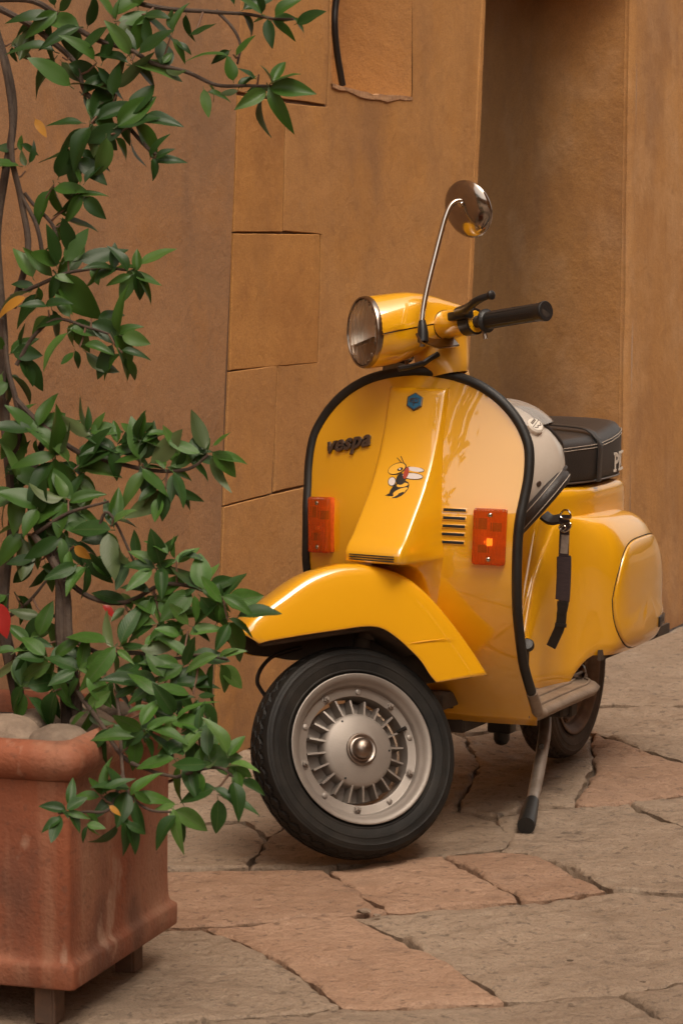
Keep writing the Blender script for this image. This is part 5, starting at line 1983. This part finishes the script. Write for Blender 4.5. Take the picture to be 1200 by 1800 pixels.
rows_ = [(.224, .006, .066), (.2275, .006, .067), (.229, .007, .070), (.2295, .007, .100), (.2285, .007, .1035), (.225, .008, .107), (.2210, .008, .1105), (.2190, .008, .116), (.2178, .008, .126), (.2175, .010, .16), (.2180, .010, .22), (.2185, .010, .28), (.2190, .010, .34), (.2195, .012, .385), (.222, .014, .400)]
mk("pot_body", pring(rows_, .0022), grid_f(len(rows_), 28, True) + [tuple(range(28))], TERRA, pot, True, 50)
rows_ = [(.216, .014, .399), (.226, .018, .402), (.233, .022, .408), (.239, .026, .416), (.2425, .029, .428), (.2420, .030, .442), (.236, .029, .453), (.227, .026, .459), (.214, .024, .464), (.203, .020, .455), (.199, .018, .43), (.198, .018, .38)]
mk("rim", pring(rows_, .003), grid_f(len(rows_), 28, True), TERRA, pot, True, 60)
V = []
for i in range(15):
    for j in range(15):
        p = DR * (-.197 + .394 * i / 14) + DF * (-.197 + .394 * j / 14)
        V.append(p + Vector((0, 0, .425 + .012 * noise.noise(p * 9))))
so = mk("soil", V, grid_f(15, 15), SOIL, pot)
for (a, b_) in ((.62, -.80), (-.78, -.78), (.62, .78), (-.78, .78)):
    c = DR * (a * HB) + DF * (b_ * HB)
    g_ = join_g([box_g(c + Vector((0, 0, .0345)), DR, DF, (0, 0, 1), .019, .0035, .0335, .0012, 1), box_g(c + DR * -.0175 + DF * .0165 + Vector((0, 0, .0345)), DR, DF, (0, 0, 1), .0030, .0155, .0335, .0012, 1)])
    mk("foot", *g_, IRON, pot, False)
# rounded stones laid on the soil
prn = random.Random(11)
spec = [(105, 1283, 4.31, .052, "long pale stone lying at the near rim of the planter"), (20, 1268, 4.38, .060, "large stone at the left end of the planter's stones"),
        (165, 1268, 4.44, .050, "rounded stone on the right among the planter's stones"), (120, 1245, 4.50, .044, "middle stone behind the long pale one in the planter"),
        (62, 1248, 4.47, .046, "brownish stone between the large left stone and the middle one"), (128, 1222, 4.57, .040, "small dark stone highest on the planter's pile"),
        (205, 1235, 4.56, .046, "stone close to the right rear rim of the planter"), (175, 1215, 4.60, .038, "far stone near the back rim of the planter")]
for px, py, D, r, lab in spec:
    bm = bmesh.new()
    bmesh.ops.create_icosphere(bm, subdivisions=3, radius=1)
    sd_ = prn.uniform(0, 50)
    r *= .82
    ax_ = (r * prn.uniform(1.0, 1.35), r * prn.uniform(.7, .95), r * prn.uniform(.5, .65))
    for v in bm.verts:
        v.co = v.co * (1 + .16 * noise.noise(v.co * 1.1 + Vector((sd_, 0, 0))) + .05 * noise.noise(v.co * 3 + Vector((sd_, 0, 0))))
        v.co = Vector((v.co.x * ax_[0], v.co.y * ax_[1], v.co.z * ax_[2]))
    o = mk("stone", [v.co.copy() for v in bm.verts], [[v.index for v in f.verts] for f in bm.faces], PEBBLE, None, True, 0)
    bm.free()
    p = at(px, py, D)
    p.z = max(.432, min(p.z, .452))
    o.location = p
    o.rotation_euler = (prn.uniform(-.2, .2), prn.uniform(-.2, .2), prn.uniform(0, 3))
    tag(o, lab, "stone", "rounded stones laid in the planter")

# ================================================================== CLIMBING PLANT
soilp = PC + Vector((-.02, .06, .42))
plant = empty("climbing_plant", soilp)
tag(plant, "glossy dark green climbing shrub with loose leafy shoots growing from the terracotta planter", "plant")
PO = Vector(soilp)

def leaf_mesh(seed, wid, fold, droop, m, tw=0):
    rr = random.Random(seed)
    V, Fc = [], []
    NL, NW = 9, 5
    for i in range(NL):
        t = i / (NL - 1)
        w_ = wid * (max(0, math.sin(math.pi * t ** .82)) ** .80) * (1 - .18 * t)
        if i == NL - 1:
            w_ = .004
        if i == 0:
            w_ = .012
        zc = -droop * t * t
        for j in range(NW):
            s = -1 + 2 * j / (NW - 1)
            x = s * w_
            z = zc + fold * abs(x) - .35 * abs(x) * abs(s) * fold + .010 * math.sin(t * 11 + seed) * abs(s) + tw * x * t
            V.append((x, .10 + t * .90, z))
    Fc = grid_f(NL, NW)
    k = len(V)
    for y, r in ((0, .011), (.11, .011)):
        for a in range(4):
            V.append((r * math.cos(a * math.pi / 2), y, r * math.sin(a * math.pi / 2) - .008))
    for a in range(4):
        b_ = (a + 1) % 4
        Fc.append((k + a, k + b_, k + 4 + b_, k + 4 + a))
    me = bpy.data.meshes.new("leaf")
    me.from_pydata(V, [], Fc)
    me.polygons.foreach_set('use_smooth', [True] * len(me.polygons))
    me.materials.append(m)
    me.update()
    # keep faces upward
    if me.polygons[5].normal.z < 0:
        me.flip_normals()
    return me
LM = {}
for key, m in (('d', LEAF_D), ('m', LEAF_M), ('l', LEAF_L), ('r', LEAF_R), ('o', LEAF_O)):
    LM[key] = [leaf_mesh(i, w_, f_, d_, m, t_) for i, (w_, f_, d_, t_) in enumerate(((.215, .35, .12, .1), (.235, .55, .22, -.3), (.19, .25, -.06, .45), (.215, .85, .38, .0), (.245, .4, .16, -.5), (.17, .6, .42, .3), (.20, 1.1, .2, .2), (.16, .3, .55, -.4)))]
lr = random.Random(21)
leaf_n = [0]
extra = []
EYE = Vector((0, 0, CAMH))

def put_leaf(p, ang, Lm, tone, toward=None, flip=False):
    """ang: direction on the picture (deg, 0 right, 90 up); Lm length in metres"""
    v = (EYE - p).normalized()
    r_ = Vector((0, 0, 1)).cross(v).normalized()
    u_ = v.cross(r_)
    a = R(ang)
    tow = lr.uniform(-.55, .6) if toward is None else toward
    d = (r_ * math.cos(a) + u_ * math.sin(a) + v * tow).normalized()
    n_ = (v * lr.uniform(.35, 1.0) + Vector((0, 0, 1)) * lr.uniform(.25, 1.0) + r_ * lr.uniform(-.75, .75))
    n_ = (n_ - d * n_.dot(d)).normalized()
    if flip:
        n_ = -n_
    x_ = d.cross(n_)
    M = Matrix((x_, d, n_)).transposed().to_4x4()
    wsc = lr.uniform(.85, 1.15)
    M = Matrix.Translation(p - PO) @ M @ Matrix.Diagonal((Lm * wsc, Lm, Lm, 1))
    me = lr.choice(LM[tone])
    if leaf_n[0] < 300:
        o = bpy.data.objects.new("leaf", me)
        COL.objects.link(o)
        o.parent = plant
        o.matrix_local = M
        leaf_n[0] += 1
    else:
        extra.append((me, M))

def tone_pick(w):
    q = lr.random()
    return 'l' if q < w[2] else 'm' if q < w[2] + w[1] else 'd'

def stem(pts, r0, r1, m=BARK, name="stem"):
    P_ = cat([at(*q) for q in pts], 5)
    n_ = len(P_)
    P_ = [p + Vector((noise.noise(p * 9) * .004, 0, noise.noise(p * 9 + Vector((5, 5, 5))) * .004)) for p in P_]
    g_ = tube_g([p - PO for p in P_], [r0 + (r1 - r0) * i / (n_ - 1) for i in range(n_)], 8)
    mk(name, *g_, m, plant)
    return P_
ST_ = []
def S_(pts, r0, r1, **k):
    ST_.append(stem(pts, r0, r1, **k))
# trunk stems rising out of the pot
S_([(120, 1290, 4.46), (112, 1180, 4.46), (108, 1090, 4.47), (106, 1010, 4.50), (92, 960, 4.52), (70, 900, 4.56), (60, 830, 4.58), (75, 780, 4.60)], .011, .006)
S_([(40, 1280, 4.50), (20, 1180, 4.52), (5, 1090, 4.55), (8, 1000, 4.58), (22, 930, 4.6), (18, 820, 4.62), (8, 700, 4.65), (4, 560, 4.68), (-6, 420, 4.7), (10, 300, 4.72), (24, 200, 4.74), (10, 110, 4.76), (-10, 30, 4.78), (-30, -60, 4.8)], .012, .005)
S_([(140, 1285, 4.44), (128, 1190, 4.45), (122, 1120, 4.46), (116, 1040, 4.48), (90, 980, 4.50), (60, 940, 4.52)], .010, .006)
S_([(18, 820, 4.60), (36, 760, 4.60), (30, 700, 4.6), (14, 640, 4.62), (6, 560, 4.64)], .006, .004)
S_([(24, 540, 4.66), (50, 440, 4.68), (40, 360, 4.70), (22, 280, 4.70), (20, 200, 4.72), (0, 90, 4.74), (-20, 20, 4.76)], .006, .004)
S_([(78, 470, 4.68), (66, 400, 4.68), (40, 345, 4.70), (26, 300, 4.71)], .004, .003)
S_([(100, 450, 4.68), (94, 400, 4.68), (60, 360, 4.70), (44, 340, 4.7)], .0035, .003)
S_([(-10, 10, 4.76), (50, 40, 4.75), (90, 70, 4.74), (130, 110, 4.72), (150, 165, 4.70), (200, 200, 4.69), (260, 260, 4.66), (300, 285, 4.64)], .006, .003)
S_([(-20, 0, 4.78), (60, 0, 4.76), (120, 40, 4.74), (170, 70, 4.72), (230, 85, 4.70), (270, 110, 4.69), (330, 128, 4.67), (380, 147, 4.65), (430, 148, 4.63), (480, 150, 4.62)], .0055, .0025)
S_([(150, -20, 4.78), (230, 0, 4.76), (300, 15, 4.74), (370, 22, 4.72), (430, 26, 4.70), (480, 34, 4.68), (515, 33, 4.67)], .005, .002)
S_([(380, 20, 4.72), (410, 50, 4.70), (425, 80, 4.68), (420, 110, 4.66)], .003, .002)
S_([(30, 700, 4.6), (60, 735, 4.59), (100, 770, 4.58), (150, 800, 4.56), (210, 815, 4.54), (270, 830, 4.52), (330, 826, 4.50), (365, 800, 4.49)], .0055, .0025)
S_([(30, 640, 4.62), (60, 590, 4.62), (100, 560, 4.61), (150, 575, 4.60), (190, 588, 4.58)], .004, .002)
S_([(20, 520, 4.66), (70, 500, 4.65), (120, 480, 4.64), (180, 470, 4.62), (225, 475, 4.60)], .004, .002)
S_([(106, 1010, 4.50), (160, 1050, 4.48), (220, 1060, 4.46), (280, 1030, 4.44), (330, 1030, 4.42), (390, 1050, 4.40)], .005, .0025)
S_([(122, 1120, 4.46), (180, 1150, 4.42), (240, 1150, 4.40), (300, 1160, 4.38), (350, 1150, 4.36), (400, 1160, 4.35)], .0045, .002)
S_([(112, 1180, 4.46), (170, 1265, 4.36), (215, 1330, 4.25), (262, 1352, 4.22), (310, 1364, 4.20)], .0045, .0025)
S_([(206, 1230, 4.36), (212, 1300, 4.28), (215, 1360, 4.18), (228, 1395, 4.15), (262, 1420, 4.14), (300, 1425, 4.13)], .003, .002)
S_([(215, 1360, 4.18), (190, 1420, 4.12), (150, 1425, 4.10), (100, 1428, 4.09)], .003, .0018)
S_([(310, 1364, 4.20), (360, 1350, 4.20), (390, 1350, 4.19), (412, 1366, 4.18)], .003, .002)
S_([(60, 940, 4.52), (120, 900, 4.50), (190, 880, 4.48)], .004, .002)
S_([(5, 1090, 4.55), (50, 1060, 4.52), (90, 1010, 4.5)], .004, .002)
S_([(170, 940, 4.48), (190, 900, 4.47), (240, 1000, 4.46)], .003, .002)

# shoots: (x, y, distance, leaves, length px, middle direction, spread, tone weights d/m/l)
DK, MD, LT = (.75, .22, .03), (.45, .42, .13), (.2, .45, .35)
W = [
 (95, 20, 4.74, 6, 85, 200, 320, DK), (150, 55, 4.72, 6, 80, 300, 320, DK), (205, 40, 4.72, 7, 82, 320, 340, MD), (250, 25, 4.72, 6, 80, 350, 300, DK),
 (300, 62, 4.69, 4, 62, 20, 200, MD), (60, 45, 4.76, 4, 70, 200, 200, DK), (340, 60, 4.68, 3, 62, 330, 120, DK), (110, 100, 4.71, 5, 84, 240, 260, DK),
 (170, 110, 4.70, 6, 84, 280, 330, MD), (230, 105, 4.69, 6, 84, 260, 330, DK), (140, 160, 4.69, 6, 82, 250, 320, MD), (205, 165, 4.68, 6, 84, 300, 330, DK),
 (160, 215, 4.67, 6, 86, 270, 330, DK), (235, 215, 4.66, 7, 84, 320, 330, DK), (195, 235, 4.65, 4, 92, 340, 160, LT), (265, 275, 4.64, 5, 70, 320, 260, MD),
 (130, 270, 4.68, 4, 72, 270, 200, DK), (95, 325, 4.68, 7, 78, 320, 330, MD), (140, 335, 4.66, 5, 60, 340, 260, MD), (30, 260, 4.72, 4, 62, 220, 300, DK), (45, 300, 4.70, 3, 55, 90, 200, DK), (110, 390, 4.68, 3, 62, 280, 160, DK),
 (20, 75, 4.78, 3, 55, 340, 140, DK), (285, 120, 4.68, 3, 56, 40, 150, MD),
 (410, 95, 4.66, 4, 58, 110, 260, DK), (420, 150, 4.63, 4, 48, 100, 200, DK), (470, 150, 4.62, 6, 76, 340, 300, MD), (455, 130, 4.62, 3, 50, 120, 160, DK),
 (470, 25, 4.68, 5, 58, 60, 300, LT), (515, 32, 4.67, 3, 52, 330, 150, LT), (420, 15, 4.70, 3, 62, 40, 200, DK), (360, 150, 4.66, 2, 50, 320, 90, LT), (320, 20, 4.73, 3, 60, 340, 160, DK),
 (95, 480, 4.64, 7, 92, 250, 340, MD), (120, 455, 4.64, 4, 86, 80, 200, DK), (65, 500, 4.65, 4, 72, 200, 180, MD), (235, 475, 4.60, 8, 66, 0, 350, MD), (200, 468, 4.61, 4, 60, 120, 220, DK), (170, 465, 4.62, 3, 62, 300, 160, LT),
 (160, 560, 4.60, 4, 86, 40, 160, LT), (120, 570, 4.60, 6, 72, 250, 300, MD), (200, 590, 4.58, 7, 80, 340, 320, MD), (215, 620, 4.57, 4, 58, 280, 180, DK), (140, 610, 4.59, 4, 66, 280, 160, DK), (85, 545, 4.62, 4, 60, 270, 260, DK),
 (20, 620, 4.63, 4, 66, 40, 220, DK), (15, 660, 4.62, 4, 72, 290, 200, MD), (40, 640, 4.62, 2, 55, 330, 90, DK),
 (70, 760, 4.58, 5, 78, 40, 300, MD), (30, 745, 4.59, 4, 80, 320, 200, MD), (100, 800, 4.56, 6, 84, 330, 320, MD), (160, 770, 4.55, 4, 66, 80, 180, DK), (200, 790, 4.54, 6, 74, 70, 300, MD), (250, 775, 4.52, 5, 66, 80, 220, MD),
 (250, 815, 4.52, 6, 76, 330, 320, MD), (300, 830, 4.50, 6, 72, 320, 320, DK), (330, 815, 4.50, 5, 66, 60, 240, MD), (365, 795, 4.49, 6, 64, 20, 320, MD), (290, 860, 4.50, 5, 74, 270, 160, DK), (130, 825, 4.55, 5, 84, 20, 220, LT),
 (30, 860, 4.56, 6, 82, 330, 300, MD), (75, 900, 4.53, 7, 86, 20, 330, MD), (120, 880, 4.52, 6, 78, 40, 300, LT), (40, 930, 4.54, 5, 84, 300, 240, LT), (110, 930, 4.51, 5, 82, 310, 220, MD), (195, 925, 4.47, 6, 78, 330, 330, LT), (15, 830, 4.57, 4, 80, 10, 200, MD),
 (70, 985, 4.52, 4, 70, 260, 200, DK), (150, 990, 4.48, 4, 70, 280, 220, DK), (130, 960, 4.49, 3, 70, 320, 120, DK),
 (235, 985, 4.46, 4, 60, 150, 260, DK), (275, 1000, 4.44, 7, 66, 60, 330, MD), (310, 985, 4.43, 4, 60, 70, 180, MD), (270, 1050, 4.44, 5, 66, 280, 260, MD), (350, 1035, 4.41, 7, 72, 340, 340, LT), (385, 1055, 4.40, 6, 68, 350, 320, LT), (400, 1090, 4.39, 4, 72, 300, 220, DK),
 (225, 1075, 4.45, 5, 62, 250, 300, MD), (285, 1090, 4.42, 7, 70, 280, 340, LT), (330, 1110, 4.40, 5, 66, 250, 300, MD), (205, 1140, 4.40, 7, 78, 320, 340, LT), (250, 1140, 4.39, 5, 74, 330, 240, MD),
 (60, 1130, 4.48, 6, 76, 280, 320, MD), (25, 1150, 4.48, 5, 76, 300, 260, LT), (90, 1165, 4.44, 6, 76, 270, 320, MD), (140, 1180, 4.40, 6, 78, 300, 320, MD), (25, 1040, 4.53, 3, 72, 260, 140, DK), (75, 1080, 4.5, 4, 70, 250, 200, MD),
 (330, 1165, 4.36, 6, 78, 270, 330, MD), (380, 1160, 4.35, 5, 72, 330, 300, LT), (290, 1200, 4.34, 6, 74, 270, 330, DK), (340, 1220, 4.32, 5, 72, 280, 300, DK), (250, 1200, 4.36, 5, 78, 270, 240, DK),
 (300, 1260, 4.28, 6, 80, 260, 330, MD), (350, 1290, 4.25, 7, 76, 300, 340, DK), (362, 1345, 4.20, 6, 70, 320, 330, MD), (320, 1340, 4.22, 6, 76, 260, 330, MD), (405, 1342, 4.19, 4, 62, 10, 220, LT), (408, 1375, 4.18, 2, 62, 300, 120, DK), (245, 1288, 4.24, 6, 74, 280, 320, MD), (272, 1238, 4.30, 5, 72, 270, 300, MD), (190, 1278, 4.30, 3, 64, 300, 160, MD), (375, 1390, 4.18, 4, 70, 280, 200, DK),
 (305, 1420, 4.13, 4, 84, 270, 160, MD), (225, 1395, 4.14, 6, 76, 270, 330, MD), (215, 1440, 4.12, 4, 78, 270, 140, DK), (175, 1395, 4.12, 3, 70, 110, 140, MD), (115, 1432, 4.09, 6, 48, 190, 330, DK), (150, 1440, 4.10, 3, 46, 300, 160, MD),
 (160, 1245, 4.38, 4, 72, 300, 220, LT), (95, 1215, 4.42, 4, 72, 320, 200, MD), (40, 1210, 4.44, 4, 74, 320, 240, MD), (200, 1200, 4.38, 4, 76, 300, 220, MD),
]
# most of the 300 single leaves go to the largest, nearest shoots
for x, y, D, n_, Lp, mid_, spr, tw in sorted(W, key=lambda q: q[2]):
    c = at(x, y, D)
    best = min((p for s in ST_ for p in s), key=lambda p: (p - c).length)
    dv = c - best
    if dv.length > .012:
        g_ = tube_g([best - PO, best + dv * .5 + Vector((0, 0, -.004)) - PO, c - PO], [.0022, .0018, .0014], 6)
        mk("twig", *g_, TWIG, plant)
    D_ = D
    n_ = n_ + (2 if n_ > 4 else 1)
    for i in range(n_):
        a = mid_ + (spr * ((i + .5) / n_ - .5)) + lr.uniform(-14, 14)
        if lr.random() < (.24 if y < 720 else .05):
            continue
        Lm = Lp * lr.triangular(.45, 1.3, .9) * D_ / FPX * 1.04
        off = Vector((lr.uniform(-1, 1), lr.uniform(-1, 1), lr.uniform(-1, 1))) * .010
        put_leaf(c + off, a, Lm, tone_pick(tw), flip=lr.random() < .06)
for x, y, D, a, Lp, t in ((-8, 1052, 4.40, 285, 74, 'r'), (128, 958, 4.44, 320, 40, 'o'), (50, 520, 4.62, 200, 66, 'o'), (60, 205, 4.66, 300, 42, 'o'), (178, 1062, 4.44, 320, 34, 'r'), (190, 1415, 4.08, 320, 30, 'o')):
    put_leaf(at(x, y, D), a, Lp * D / FPX, t, .1)
# the leaves past three hundred: one joined part
V, Fc, fm, mats_ = [], [], [], [LEAF_D, LEAF_M, LEAF_L, LEAF_R, LEAF_O]
for me, M in extra:
    k = len(V)
    V += [M @ v.co for v in me.vertices]
    mi = mats_.index(me.materials[0])
    for p in me.polygons:
        Fc.append(tuple(i + k for i in p.vertices))
        fm.append(mi)
if V:
    o = mk("leaf_mass", V, Fc, None, plant, True, 0, mats_, fm)
    o['kind'] = 'stuff'
print("leaves", leaf_n[0], "joined", len(extra))
